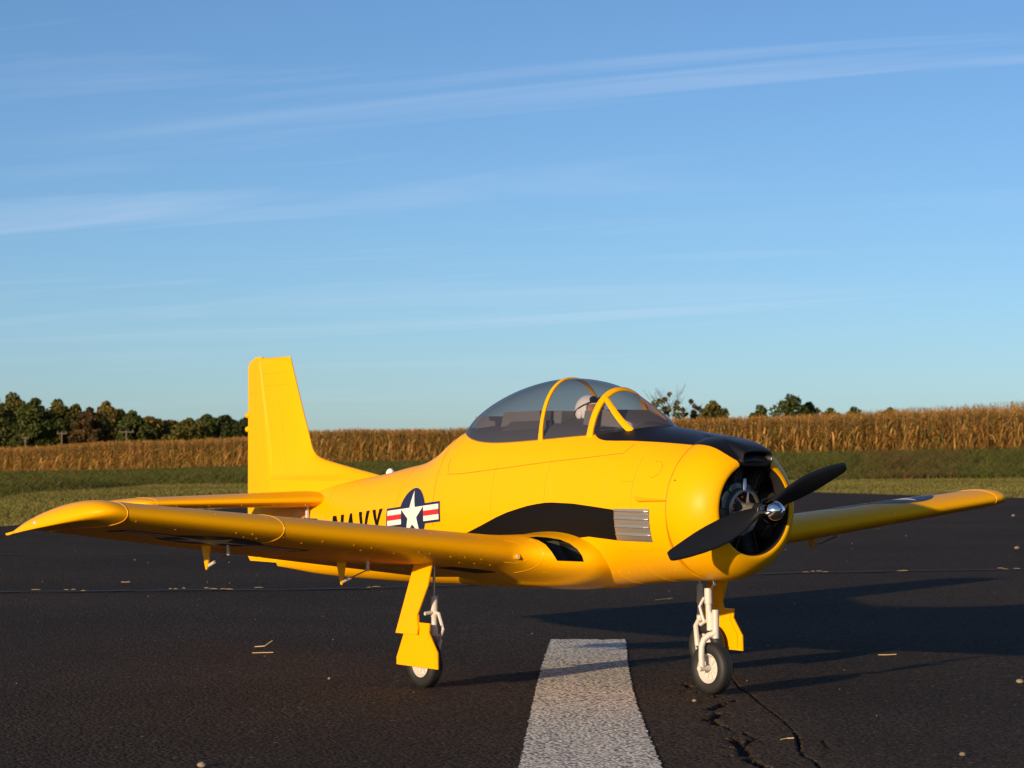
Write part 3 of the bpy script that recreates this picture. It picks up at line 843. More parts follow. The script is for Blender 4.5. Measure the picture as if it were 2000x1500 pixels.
# louvred exhaust plate
lx0, lx1, lz0, lz1 = .2575, .349, .2478, .2995
plate = decal('exhaust_louver', [[(lx0,lz0),(lx1-.001,lz0),(lx1,lz1+.001),(lx0,lz1)]], CY, SIDE, skin, SILVER, fuselage, .0010, .006)
hgt_ = (lz1-lz0)/4
def skin_y(x, z):
    h = skin.ray_cast(Vector((x, -.5, z)), Vector((0, 1, 0))); return h[0].y
for k in range(4):
    v = []; f = []; zA = lz0 + hgt_*k; prof = [(0.04,.0008),(.10,.0012),(.40,.0014),(.60,.0016),(.66,.0046),(.74,.0066),(.82,.0062),(.87,.0006)]
    xs2 = np.linspace(lx0+.001, lx1-.002, 20)
    for i, x in enumerate(xs2):
        e = min(1, (min(x-lx0, lx1-.001-x))/.006)
        for (q, d) in prof: v.append((x, skin_y(x, zA+hgt_*q) - .0006 - d*max(.25, e), zA+hgt_*q))
    for i in range(len(xs2)-1):
        for j in range(len(prof)-1): a = i*len(prof)+j; f.append((a, a+1, a+len(prof)+1, a+len(prof)))
    mesh_obj('slat', v, f, SILVER, plate, recalc=False, sharp=50)
# NAVY lettering and insignia
TL = RAD(5.2)
def tilt(cx, cz): return lambda a, b: (cx + a*math.cos(TL) - b*math.sin(TL), 0.0, cz + a*math.sin(TL) + b*math.cos(TL))
def insignia(fn, direction, bvh, parent, R, hl, hh, step=.012, off=0.0):
    bw = R*.09
    circ = [(R*math.cos(t), R*math.sin(t)) for t in np.linspace(0, 2*math.pi, 49)[:-1]]
    decal('insignia_bar', [[(-hl,-hh),(hl,-hh),(hl,hh),(-hl,hh)]], fn, direction, bvh, NAVYB, parent, .0006+off, step)
    decal('insignia_disc', [circ], fn, direction, bvh, NAVYB, parent, .0008+off, step)
    xi = math.sqrt(max(R*R-hh*hh, 0))*.90
    for s_ in (-1, 1):
        e0, e1 = sorted((s_*xi, s_*(hl-bw)))
        decal('insignia_white_bar', [[(e0,-hh+bw),(e1,-hh+bw),(e1,hh-bw),(e0,hh-bw)]], fn, direction, bvh, WHITED, parent, .0010+off, step)
        q = (hh-bw)/3
        decal('insignia_red_stripe', [[(e0,-q),(e1,-q),(e1,q),(e0,q)]], fn, direction, bvh, REDD, parent, .0012+off, step)
    st = []
    for k in range(10):
        rr = R*.90 if k % 2 == 0 else R*.90*.382
        st.append((rr*math.cos(math.pi/2+k*math.pi/5), rr*math.sin(math.pi/2+k*math.pi/5)))
    decal('insignia_star', [[st[0], st[1], (0, 0), st[9]], [st[2], st[3], (0, 0), st[1]], [st[4], st[5], (0, 0), st[3]], [st[6], st[7], (0, 0), st[5]], [st[8], st[9], (0, 0), st[7]]], fn, direction, bvh, WHITED, parent, .0013+off, step)
insignia(tilt(-.3625, .2765), SIDE, skin, fuselage, .0495, .0985, .0185)
LH = .056; sw = .0128
letters = {
 'N': [[(0,0),(sw,0),(sw,LH),(0,LH)], [(.036,0),(.036+sw,0),(.036+sw,LH),(.036,LH)], [(sw,LH),(.036,0),(.036,.016),(sw,LH-.0)] and [(sw*.2,LH),(sw*1.2,LH),(.036+sw*.8,0),(.036-sw*.2,0)]],
 'A': [[(0,0),(sw,0),(.027,LH),(.019,LH)], [(.046-sw,0),(.046,0),(.027,LH),(.019,LH)], [(.012,.014),(.034,.014),(.032,.021),(.014,.021)]],
 'V': [[(0,LH),(sw,LH),(.0265,0),(.0185,0)], [(.045-sw,LH),(.045,LH),(.0265,0),(.0185,0)]],
 'Y': [[(0,LH),(sw,LH),(.0245,.024),(.0165,.024)], [(.041-sw,LH),(.041,LH),(.0245,.024),(.0165,.024)], [(.0165,0),(.0245,0),(.0245,.0245),(.0165,.0245)]]}
for ch, ax_ in (('N', -.682), ('A', -.626), ('V', -.570), ('Y', -.514)):
    base = tilt(-.676, .268 - LH*1.0)
    d0 = ax_ + .676
    polys = letters[ch]
    for k_, pl_ in enumerate(polys):
        pass
    decal('letter', polys, (lambda a, b, d0=d0, base=base: base(a + d0, b)), SIDE, skin, SOOT, fuselage, .0007, .010)
# seams: thin dark joints lying on the skin
def seam(name, pts3, r=.0006, mat=SEAM, parent=fuselage, closed=False):
    return part(MB().tube(pts3, r, 5), name, mat, parent)
def on_side(pts, n=14):
    out = []
    for (a, b) in zip(pts[:-1], pts[1:]):
        for i in range(n): 
            x = a[0]+(b[0]-a[0])*i/n; z = a[1]+(b[1]-a[1])*i/n; out.append((x, skin_y(x, z), z))
    out.append((pts[-1][0], skin_y(*pts[-1]), pts[-1][1])); return out
seam('hatch_seam', on_side([(-.262,.380),(-.254,.352),(-.21,.353),(-.051,.366),(.052,.375),(.162,.383),(.247,.390),(.259,.405)]), .0007)
def ring_seam(x, t0, t1, r=.0005, mat=SEAM): return seam('panel_seam', [fus(x, t0+(t1-t0)*k/60) for k in range(61)], r, mat)
YSEAM = principled('raised_panel_line', (.90, .40, .01), .4)
ring_seam(.30, RAD(200), RAD(265), .0006, YSEAM); ring_seam(.215, RAD(205), RAD(262), .0006, YSEAM)
ring_seam(-.29, RAD(112), RAD(185), .0005); ring_seam(-.56, RAD(112), RAD(215), .0005, YSEAM); ring_seam(.235, RAD(150), RAD(185), .0004, YSEAM)
seam('panel_seam', on_side([(-.70,.312),(-.56,.327),(-.42,.343),(-.26,.352)]), .0005, YSEAM)
seam('access_cover', [(.342+.017*math.cos(t), skin_y(.342+.017*math.cos(t), .364+.013*math.sin(t)), .364+.013*math.sin(t)) for t in np.linspace(-1.6, 1.9, 30)], .0004)
seam('access_cover', on_side([(-.03,.352),(-.03,.338),(-.024,.338)], 4) , .0004, YSEAM)
seam('step_recess', on_side([(.085,.348),(.085,.328),(.11,.328),(.11,.348),(.10,.353),(.085,.348)], 4), .0004, YSEAM)
seam('step_recess', on_side([(.13,.282),(.145,.289),(.165,.286),(.168,.262)], 4), .0005, principled('step_edge', (.03, .028, .03), .4))
LS2 = principled('faint_joint', (.70, .25, .0), .5)
for x, t0, t1 in ((-.43, 120, 215), (-.10, 150, 200), (.06, 148, 176), (.30, 140, 200), (-.72, 115, 220)): ring_seam(x, RAD(t0), RAD(t1), .0004, LS2)
seam('panel_seam', on_side([(.262,.408),(.30,.413),(.375,.408)]), .0004, LS2); seam('panel_seam', on_side([(.27,.345),(.30,.344)]), .0004, LS2)
seam('panel_seam', on_side([(.262,.238),(.275,.232),(.33,.232),(.345,.238)]), .0004, LS2)
mb = MB(); rs = np.random.default_rng(8)
for k in range(16):
    x = .06+.02*k; t = RAD(236+rs.uniform(-3, 3)) ; mb.ball(fus(x, t), (.0011, .0011, .0011), 6, 4)
tag(part(mb, 'rivets', YEL, fuselage), kind='stuff')
# blister vane ahead of the louver
v = [(.306,skin_y(.306,.321)-.0002,.321),(.389,skin_y(.389,.3155)-.0003,.3155),(.389,skin_y(.389,.3145)-.004,.3155),(.322,skin_y(.322,.313)-.0062,.3135),(.322,skin_y(.322,.311)-.0002,.311),(.389,skin_y(.389,.313)-.0003,.313)]
mesh_obj('side_vane', v, [(0,3,2,1),(0,4,3),(3,4,5,2),(1,2,5)], YEL, fuselage, smooth=False)
part(MB().tube([(.3899, .1169*math.cos(t), CZ+.1169*math.sin(t)) for t in np.linspace(0, 2*math.pi, 97)], .0006, 5), 'cowl_joint', SEAM, cowl)
part(MB().ball((.402, -math.sqrt(.1168**2-(.347-CZ)**2), .347), .0014, 8, 6), 'cowl_screw', DKGREY, cowl)
# beacon on the spine
GLASSC = principled('clear_lens', (.75, .76, .80), .08)
part(MB().ball((-.573, 0, f_zt(-.573)-.001), (.010, .008, .011)), 'beacon', GLASSC)

# --- fin and rudder ---------------------------------------------------
f_le = interp_spline([.25,.33,.346,.358,.370,.379,.386,.395,.425,.585,.60], [-.55,-.57,-.604,-.685,-.765,-.818,-.838,-.849,-.865,-.9385,-.945])
def hinge_x(z): return -.977 - (z-.311)*(1.048-.977)/(.588-.311) if z > .311 else -.979
def fin_half(x, xl, xh, z):
    s = (x-xl)/(xh-xl); T = .0125 - .005*(z-.33)/.25 + .022*math.exp(-max(0, z-.335)/.012)*0.6
    # thin forward in the dorsal fillet
    return max(.0012, T*(1 - (1-min(1, s/.75))**2.2)**.5 * (1 - .12*max(0, s-.7)/.3)) if s > 0 else .0
rings = []
for z in [.25,.29,.31,.32,.328,.335,.341,.347,.353,.359,.365,.371,.376,.381,.386,.392,.40,.41,.43,.46,.50,.54,.57,.580,.5845,.586]:
    xl, xh = f_le(z), hinge_x(z)-.0; zz_ = z
    if z > .579: shr = (1 - ((z-.579)/.0075)**2)**.5 if z < .5862 else .2; shr = max(.25, shr)
    else: shr = 1
    ss = [1-(1-q)**1.7*1 for q in np.linspace(0, 1, 26)]
    ss = [q**1.9 for q in np.linspace(0, 1, 26)]
    L_ = [(xl+(xh-xl)*s, -fin_half(xl+(xh-xl)*s, xl, xh, z)*shr if s > 0 else 0, z) for s in ss]
    R_ = [(p[0], -p[1], z) for p in L_[1:]][::-1]
    rings.append(L_ + R_)
fin = part(MB().loft(rings), 'vertical_fin', YEL)
rings = []
def rudder_half(x, xh, z):
    s = (xh-x)/(xh+1.106); T = .0112-.0045*max(0, (z-.33))/.25
    return T*(1-s)**.9*(1-.0*s) + .0011
for z in [.166,.170,.176,.19,.22,.26,.30,.36,.42,.48,.54,.566,.578,.585,.588]:
    xh = hinge_x(z)-.0022; xe = -1.106
    if z > .576: xe = -1.104 + (z-.576)/.0125*.034
    if z < .175: xe = -1.106 + (.175-z)*1.2; 
    shr = 1.0
    if z > .584: shr = .6
    if z < .172: shr = .7
    ss = np.linspace(0, 1, 14)
    A = [(xh+.0 - .0, 0, z)]
    L_ = [(xh+(xe-xh)*s, -rudder_half(xh+(xe-xh)*s, xh, z)*shr*(min(1, .55+s*9)), z) for s in ss]
    rings.append(L_ + [(p[0], -p[1], z) for p in L_][::-1])
rudder = part(MB().loft(rings), 'rudder', YEL)
part(MB().tube([(hinge_x(z)-.0008, -.0095+.0035*max(0, z-.33)/.25, z) for z in np.linspace(.315, .583, 12)], .0022, 8), 'hinge_strip', YSEAM, rudder)
for z in (.468, .439):
    part(MB().ball((-1.108, 0, z), (.009, .0055, .0062)), 'tail_light', YEL, rudder)
LSEAM = principled('faint_panel_line', (.72, .26, .0), .5)
def fin_pt(x, z):
    xl, xh = f_le(z), hinge_x(z)
    return (x, -fin_half(x, xl, xh, z) if x > xh else -rudder_half(x, xh-.0022, z)*min(1, .55+9*(xh-x)/(xh+1.106)), z)
for a, b in (((-.945, .555), (-1.040, .552)), ((-.930, .530), (-1.036, .527)), ((-.975, .525), (-.930, .345)), ((-1.05, .515), (-1.100, .513)), ((-1.068, .575), (-1.068, .20)), ((-1.045, .51), (-1.000, .20)), ((-.72, .345), (-.96, .338))):
    seam('panel_seam', [fin_pt(a[0]+(b[0]-a[0])*q, a[1]+(b[1]-a[1])*q) for q in np.linspace(0, 1, 24)], .0004, LSEAM, fin)
# --- stabilizers -------------------------------------------------------
def naca(s, t): return 5*t*(.2969*math.sqrt(s)-.1260*s-.3516*s*s+.2843*s**3-.1036*s**4)
def foil(s0, s1, t, camber, n=22):
    """closed loop of (s, z/c) around the part s0..s1 of an airfoil"""
    cs = [s0+(s1-s0)*(1-math.cos(math.pi*k/n))/2 for k in range(n+1)]
    cam_ = lambda s: camber*4*s*(1-s)
    up = [(s, cam_(s)+naca(s, t)+.0012) for s in cs[::-1]]; dn = [(s, cam_(s)-naca(s, t)-.0012) for s in cs[1:]]
    if s0 > 0: dn = [(s, cam_(s)-naca(s, t)-.0012) for s in cs]
    return up + dn
def stab_ring(Y, side, s0, s1):
    q = min(1, Y/.36); xl = -.735 - .105*q; xt = -1.045 + .02*q; t = .105
    if Y > .36:
        r = (Y-.36)/.043; k = math.sqrt(max(0, 1-r*r)); xl = -.840 - (1-k)*.10; xt = -1.025 + (1-k)*.035; t = .105*max(.25, k)
    c = xl-xt
    return [(xl - s*c, side*Y, .298 + zc*c - .005*q) for s, zc in foil(s0, s1, t, 0, 18)]
for side in (-1, 1):
    st_ = part(MB().loft([stab_ring(Y, side, 0, .64) for Y in (.0,.05,.12,.2,.3,.35,.36,.37,.379,.387,.394,.398,.401,.4025)]), 'horizontal_stabilizer', YEL)
    part(MB().loft([stab_ring(Y, side, .652, 1) for Y in (.03,.1,.2,.3,.35,.36,.37,.379,.387,.394,.398,.401)]), 'elevator', YEL, st_)
    part(MB().tube([tuple(p) for p in stab_ring(.357, side, 0, .63)[6:30]], .0007, 5), 'panel_seam', YSEAM, st_)
    mb = MB(); rs = np.random.default_rng(3)
    for k in range(9):
        Y = .07+.031*k + (.01 if k % 2 else 0); r_ = stab_ring(Y, side, 0, .64); p = r_[len(r_)//2 - (2 if k % 2 else -3)]; mb.ball(p, .0013, 6, 4)
    tag(part(mb, 'rivets', YEL, st_), kind='stuff')
# saddle fairing where the stabilizer meets the fuselage
part(MB().box((-.800, -.046, .272), (.007, .004, .030)), 'elevator_horn', WPLAS)
part(MB().box((-.778, -.050, .256), (.040, .006, .010)), 'horn_bracket', DKGREY)
for dz_ in (0, .006): part(MB().tube([(-.802, -.048, .262+dz_), (-.87, -.032, .250+dz_)], .0010, 6), 'elevator_pushrod', STEEL)

# --- wings ------------------------------------------------------------
WY = [.0,.10,.115,.13,.145,.16,.175,.19,.205,.22,.93,.95,.97,.985,.99]
WLE = [.205,.205,.200,.190,.176,.160,.145,.133,.126,.1235,.123,.105,.065,-.005,-.06]
def w_le(Y): return float(np.interp(Y, [.0,.10,.115,.13,.145,.16,.175,.19,.205,.22,.93], WLE[:11])) if Y <= .93 else None
def wing_geo(Y):
    zle = .2245 + .105*(Y-.2); xt = -.285 + .140*min(Y, .93)/.93; t = .163 - .026*Y/.93
    t *= 1 + .35*math.exp(-max(0, Y-.1)/.02)*.6
    if Y <= .93: xl = w_le(Y); 
    else:
        r = (Y-.93)/.084; k = math.sqrt(max(0, 1-r*r)); xl = .123 - .250*(1-max(0, 1-r**3.4)**.56); xt = -.145 + .058*r**4
        c0 = .268; c = xl-xt; t = .137*c0/c*max(.10, (1-r**2)**.62); zle -= .42*(.137*c0 - t*c); zle += .0015*math.sin(math.pi*min(1, r*1.15)) - INC*(.123-xl)
    return xl, xt, zle, t
INC = .126
def w_drop(Y, xl, xt): return INC*(.123-xt)/(xl-xt) if Y < .93 else INC
def wing_ring(Y, side, s0, s1, n=26):
    xl, xt, zle, t = wing_geo(Y); c = xl-xt
    return [(xl - s*c, side*Y, zle - w_drop(Y, xl, xt)*s*c + zc*c) for s, zc in foil(s0, s1, t, .034, n)]
def wsurf(Y, side, s, upper):
    xl, xt, zle, t = wing_geo(Y); c = xl-xt; zc = .034*4*s*(1-s) + (1 if upper else -1)*(naca(s, t)+.0012)
    return (xl-s*c, side*Y, zle-w_drop(Y, xl, xt)*s*c+zc*c)
HS = .745
LENS = principled('lamp_lens', (.62, .60, .52), .12, coat=.5)
for side in (-1, 1):
    ys_ = [.03,.08,.10] + list(np.linspace(.108, .23, 22)) + list(np.linspace(.25, .93, 30))
    wing = part(MB().loft([wing_ring(Y, side, 0, HS) for Y in ys_]), 'wing', YEL)
    # intake in the root glove: a real recess cut into the leading edge
    vd = Vector((-.80, -side*.60, -.03)).normalized(); rr_ = Vector((.60, side*-.80*1, 0)).normalized()
    rr_ = Vector((-vd.y, vd.x, 0)).normalized() * (-side) * -1
    if rr_.x < 0: rr_ = -rr_
    O = Vector((.135, side*.140, .2300))
    prof = [(-.046,.0205),(-.030,.0155),(-.018,.0080),(-.008,-.0040),(.001,-.0185),(.045,-.0200),(.042,-.0100),(.034,.0010),(.022,.0100),(.006,.0165),(-.015,.0200),(-.032,.0213)]
    cut = MB().prism(prof, lambda a, b, t: O + rr_*a + Vector((0, 0, b)) + vd*t, -.09, .055).build('cutter', DKGREY, None, smooth=False)
    md = wing.modifiers.new('cut', 'BOOLEAN'); md.operation = 'DIFFERENCE'; md.object = cut; md.solver = 'EXACT'; md.material_mode = 'TRANSFER'
    dg = bpy.context.evaluated_depsgraph_get(); nm = bpy.data.meshes.new_from_object(wing.evaluated_get(dg))
    wing.modifiers.clear(); wing.data = nm
    md = fuselage.modifiers.new('cut', 'BOOLEAN'); md.operation = 'DIFFERENCE'; md.object = cut; md.solver = 'EXACT'; md.material_mode = 'TRANSFER'
    dg = bpy.context.evaluated_depsgraph_get(); fm_ = bpy.data.meshes.new_from_object(fuselage.evaluated_get(dg)); fuselage.modifiers.clear(); fuselage.data = fm_
    bpy.data.objects.remove(cut)
    nm.set_sharp_from_angle(angle=RAD(38))
    tipys = [.931] + [.93+.084*math.sin(q) for q in np.linspace(.10, 1.53, 16)]
    tip = part(MB().loft([wing_ring(Y, side, 0, 1) for Y in tipys]), 'wing_tip', YEL, wing)
    part(MB().loft([wing_ring(Y, side, HS+.012, 1, 14) for Y in np.linspace(.135, .505, 8)]), 'flap', YEL, wing)
    part(MB().loft([wing_ring(Y, side, HS+.012, 1, 14) for Y in np.linspace(.510, .926, 8)]), 'aileron', YEL, wing)
    for Y in (.9305, .66):
        part(MB().tube([tuple(p) for p in wing_ring(Y, side, 0, HS)[3:50]], .0007, 5), 'panel_seam', YSEAM, wing)
    part(MB().tube([tuple(p) for p in wing_ring(.175, side, 0, HS)[20:36]], .0006, 5), 'panel_seam', YSEAM, wing)
    # rivets left by the moulding along the leading edge underside
    mb = MB(); rs = np.random.default_rng(11)
    for k in range(26):
        Y = .12+.031*k + rs.normal(0, .004)
        for s_, up_ in ((.045, False), (.11, False), (.06, True)):
            if rs.uniform() < (.2 if up_ else .42): mb.ball(wsurf(Y+rs.normal(0, .006), side, s_*rs.uniform(.85, 1.15), up_), (.0012, .0016, .0008), 6, 4)
    tag(part(mb, 'rivets', YEL, wing), kind='stuff')
    # landing light
    pl = Vector(wsurf(.213, side, .004, False)); dn = Vector((.95, side*.2, .12)).normalized()
    part(MB().lathe([(-.004,.0052),(.0022,.0052),(.0022,.0038),(.0006,.0036)], pl, dn, 20), 'lamp_ring', YEL, wing)
    part(MB().lathe([(.0004,.0040),(.0016,.0030),(.0024,.0015),(.0026,.0001)], pl, dn, 18), 'landing_lamp', LENS, wing)
    hexp = [wsurf(.213+.016*math.cos(t)*1.0, side, .018+.016*math.sin(t), math.sin(t) > 0) for t in np.linspace(0, 0, 1)]
    hp = []
    for (dy, ds) in [(.014,.045),(-.006,.045),(-.018,.012),(-.018,-.012),(-.006,-.05),(.014,-.05)]:
        hp.append(wsurf(.213+dy, side, abs(ds), ds < 0))
    part(MB().tube(hp, .0006, 5), 'lamp_cover_seam', YSEAM, wing)
    tp = wsurf(1.008, side, .10, True); part(MB().ball((tp[0], tp[1], tp[2]), (.0040, .0028, .0028), 10, 8), 'position_lamp', LENS, wing)
    # control horns, servo arms and pushrods below the wing
    for Yh, sc_ in ((.665, 1.0), (.385, 1.0)):
        b0 = Vector(wsurf(Yh, side, .80, False)); xh_ = b0.x
        poly = [(-.016,.008),(.016,.008),(.006,-.034),(.0035,-.0375),(.0005,-.0365)]
        MB().prism(poly, lambda a, b, t: (xh_+a+.012, b0.y+t, b0.z+b), -.0012, .0012).build('control_horn', YEL, wing, smooth=False)
        sv = Vector(wsurf(Yh, side, .53, False))
        part(MB().box((sv.x, sv.y, sv.z-.007), (.006, .0025, .019)), 'servo_arm', WPLAS, wing, smooth=False)
        e0 = Vector((xh_+.0165, b0.y-side*.002, b0.z-.031)); e1 = Vector((sv.x, sv.y-side*.002, sv.z-.013))
        part(MB().tube([e0.lerp(e1, .25), e1], .0011, 6), 'pushrod', STEEL, wing)
        part(MB().tube([e0, e0.lerp(e1, .30)], .0026, 8), 'clevis', WPLAS, wing)
    wb = bvh_of(wing, *[c_ for c_ in wing.children if c_.name.startswith(('flap', 'aileron'))])
    if side == 1:   # star and bars on the upper port wing
        insignia(lambda a, b: (.012+b, .75-a, .5), (0, 0, -1), wb, wing, .085, .165, .034, .02)
    else:           # and below the starboard wing
        insignia(lambda a, b: (-.005+b, -.72+a, -.2), (0, 0, 1), wb, wing, .085, .165, .034, .02)
    # flat dark patch on the lower wing skin, painting the wheel bay's shade
    decal('wheel_bay_shade', [[(-.03, .19), (.035, .19), (.030, .275), (-.020, .275)]], lambda a, b: (a, side*b, -.2), (0, 0, 1), wb, DKGREY, wing, .0008, .02)
    # ---------------- main gear
    yS = side*.300; gx = .021 if side < 0 else -.002; gear = empty('main_gear', (0, 0, 0)); gear.parent = plane
    top = wsurf(.288, side, .33, False)[2]
    part(MB().tube([(gx-.012, yS, top+.01), (gx-.012, yS, top-.02), (gx-.012, yS, .150)], .0024, 8), 'strut_wire', STEEL, gear)
    part(MB().lathe([(0,.001),(0,.0058),(.034,.0062),(.036,.0050),(.052,.0050),(.054,.0062),(.066,.0062),(.067,.001)], (gx-.011, yS, .153), (.0, 0, -1), 16), 'strut', WPLAS, gear)
    part(MB().tube([(gx-.011, yS, .092), (gx-.011, yS-side*.010, .078), (-.006, yS-side*.012, .0425)], .0050, 10), 'axle_leg', WPLAS, gear)
    part(MB().tube([(-.005, yS-side*.014, .042), (-.005, side*.322, .042)], .0030, 10), 'axle', STEEL, gear)
    part(MB().tube([(gx-.007, yS, .125), (gx+.002, yS, .124), (gx+.015, yS, .098), (gx+.010, yS, .090), (gx-.006, yS-side*.004, .080)], [.0035,.0032,.0028,.0028,.0035], 8), 'scissor_link', WPLAS, gear)
    part(MB().tube([(gx-.010, yS, .126), (gx-.010, yS+side*.020, .124)], .0032, 8), 'door_arm', WPLAS, gear)
    wheel_c = (-.005, side*.309, .0412)
    # doors
    yD = side*.336
    up_ = [(a-.009, b) for a, b in [(.000,.212),(.051,.215),(.043,.172),(.019,.122),(.0245,.100),(.023,.090),(-.040,.090)]]
    lo_ = [(a-.009, b) for a, b in [(-.022,.091),(-.024,.110),(.053,.110),(.051,.094),(.0755,.063),(.0765,.036),(-.044,.037),(-.044,.049)]]
    lean = lambda a, b, t: (a, yD + side*(t + (b-.10)*-.10), b)
    d1 = MB().prism(up_, lean, -.0012, .0012).build('upper_door', YEL, gear, smooth=False)
    d2 = MB().prism(lo_, lambda a, b, t: (a, yD - side*.004 + side*t, b), -.0012, .0012).build('lower_door', YEL, gear, smooth=False)
    for d_, pl_, fn in ((d1, up_, lean), (d2, lo_, lambda a, b, t: (a, yD-side*.004+side*t, b))):
        cx = sum(p[0] for p in pl_)/len(pl_); cz = sum(p[1] for p in pl_)/len(pl_)
        MB().prism([(cx+(a-cx)*.80, cz+(b-cz)*.86) for a, b in pl_], fn, -.0030, -.0012).build('door_stiffener', YEL, d_, smooth=False)
    MAINW = wheel_c
    if side == -1: wheels = []
    wheels.append((gear, wheel_c, side, .0412, .0125))

# --- nose gear -----------------------------------------------------------
ng = empty('nose_gear', (0, 0, 0)); ng.parent = plane
part(MB().tube([(.367, 0, .192), (.3672, 0, .186), (.371, .001, .181), (.3715, .001, .177), (.366, 0, .172), (.3585, 0, .168)], .0021, 8), 'strut_wire', STEEL, ng)
part(MB().lathe([(0,.001),(0,.0062),(.004,.0066),(.025,.0066),(.026,.0052),(.055,.0052),(.056,.001)], (.3575, 0, .171), (.04, 0, -1), 16), 'strut', WPLAS, ng)
part(MB().tube([(.352, -.004, .156), (.343, -.006, .141), (.349, -.006, .127), (.352, -.004, .117)], .0024, 8), 'scissor_link', WPLAS, ng)
mb = MB(); mb.lathe([(0,.001),(0,.0058),(.030,.0058),(.031,.001)], (.362, 0, .133), (.02, 0, -1), 16); mb.lathe([(0,.001),(0,.0056),(.046,.0056),(.047,.001)], (.3765, -.001, .137), (.02, 0, -1), 16)
mb.box((.370, 0, .117), (.014, .0085, .026)); part(mb, 'fork_block', WPLAS, ng)
part(MB().tube([(.378, -.001, .101), (.3765, -.003, .0985), (.370, -.010, .0955), (.3655, -.016, .089), (.364, -.0195, .078), (.3645, -.0205, .062), (.3655, -.0205, .044)], [.0052,.0052,.0052,.0052,.0052,.0050,.0048], 12), 'fork_arm', WPLAS, ng)
part(MB().tube([(.3655, -.027, .0425), (.3655, .008, .0425)], .0046, 12), 'axle', WPLAS, ng)
wheels.append((ng, (.3665, 0, .0420), -1, .0420, .0125))
for parent, c, side, R, hw in wheels:
    wh = empty('wheel', c); wh.parent = parent
    tp = []
    rin = R*.56
    prof = [(-hw*.75, rin), (-hw*.95, R*.66), (-hw, R*.78), (-hw*.93, R*.89), (-hw*.72, R*.965), (-hw*.55, R*.985)]
    full = prof[:]
    for g_ in (-.42, 0.0, .42):
        full += [((g_-.06)*hw, R*(1-.012*abs(g_))), ((g_-.035)*hw, R*.972), ((g_+.035)*hw, R*.972), ((g_+.06)*hw, R*(1-.012*abs(g_)))]
    full += [(-a, r) for a, r in prof[::-1]]
    ty = part(MB().lathe(full, (0, 0, 0), (0, 1, 0), 64), 'tyre', RUBBER, wh, sharp=50)
    out = side
    mb = MB(); mb.lathe([(-hw*.2,.0005),(hw*.30,.0005),(hw*.30,R*.15),(hw*.32,R*.17),(hw*.28,R*.42),(hw*.62,R*.50),(hw*.80,R*.54),(hw*.78,R*.575),(-hw*.6,R*.575),(-hw*.6,.0005)], (0, 0, 0), (0, out, 0), 48)
    rim = part(mb, 'rim', WPLAS, wh)
    mb = MB()
    for k in range(9):
        t = 2*math.pi*k/9+.2; q = Matrix.Rotation(-t, 3, 'Y')
        mb.box(q @ Vector((R*.33, out*hw*.34, 0)), (R*.36, hw*.22, R*.05), q)
    part(mb, 'spokes', WPLAS, wh, smooth=False)
    # depth rule: wheel hangs under the gear; keep tyre, rim and spokes as its sub-parts
    for ch in (wh.children): ch.parent = parent; ch.location = c
    bpy.data.objects.remove(wh)

# --- engine ----------------------------------------------------------------
eng = empty('engine', (0, 0, 0)); eng.parent = plane
part(MB().lathe([(.402,.02),(.402,.095),(.400,.096)], (0, 0, CZ), (1, 0, 0), 48), 'firewall', DKGREY, eng)
for k in range(9):
    t = 2*math.pi*k/9 + math.pi/2; d = Vector((0, math.cos(t), math.sin(t)))
    prof = []
    for q in range(9):
        r0 = .040 + q*.0043
        prof += [(r0, .0105), (r0+.0012, .0105), (r0+.0014, .0140), (r0+.0030, .0140), (r0+.0032, .0105)]
    part(MB().lathe(prof, (.425, 0, CZ), d, 14, True, True), 'cylinder', FIN, eng)
    e = Vector((0, -math.sin(t), math.cos(t)))
    part(MB().tube([Vector((.446, 0, CZ)) + d*.038 + e*.006, Vector((.441, 0, CZ)) + d*.076 + e*.008], .0014, 6), 'pushrod_tube', FIN, eng)
    if k in (0, 3, 4, 7):
        t2 = t + math.pi/9 * (1 if k != 0 else -1.0); d2 = Vector((0, math.cos(t2), math.sin(t2))); e2 = Vector((0, -math.sin(t2), math.cos(t2)))
        b_ = Vector((.4075, 0, CZ))
        mesh_obj('lit_gap_patch', [b_+d2*.047+e2*-.004, b_+d2*.047+e2*.004, b_+d2*.068+e2*.010, b_+d2*.068-e2*.010], [(0, 1, 2, 3)], FOAM, eng, smooth=False)  # sunlit foam seen through the gap, its light painted as a bright patch
part(MB().lathe([(.405,.044),(.432,.044),(.436,.0425),(.4365,.034),(.437,.0335),(.447,.0330),(.4485,.0318),(.449,.0275),(.440,.0270),(.430,.0265),(.428,.005)], (0, 0, CZ), (1, 0, 0), 56), 'crankcase', GUN, eng)
part(MB().lathe([(0,.0005),(0,.0045),(.018,.0045),(.0195,.0036),(.0195,.0005)], (.450, -.004, CZ+.030), (0, 0, 1), 14), 'governor', STEEL, eng)
part(MB().lathe([(.428,.004),(.452,.004),(.452,.0102),(.4535,.0105),(.458,.0100),(.476,.0085),(.476,.003)], (0, 0, CZ), (1, 0, 0), 30), 'motor_shaft_hub', GUN, eng)
for k in range(6):
    t = math.pi*2*k/6+.3; d = Vector((0, math.cos(t), math.sin(t)))
    part(MB().tube([Vector((.452, 0, CZ))+d*.009, Vector((.4495, 0, CZ))+d*.0185, Vector((.447, 0, CZ))+d*.027], [.0030,.0022,.0030], 6), 'motor_spoke', GUN, eng)
for k in range(12):
    t = math.pi*2*k/12; d = Vector((0, math.cos(t), math.sin(t)))
    part(MB().ball(Vector((.4385, 0, CZ))+d*.019, (.0045, .0038, .0038), 10, 6), 'winding', COPPER, eng)
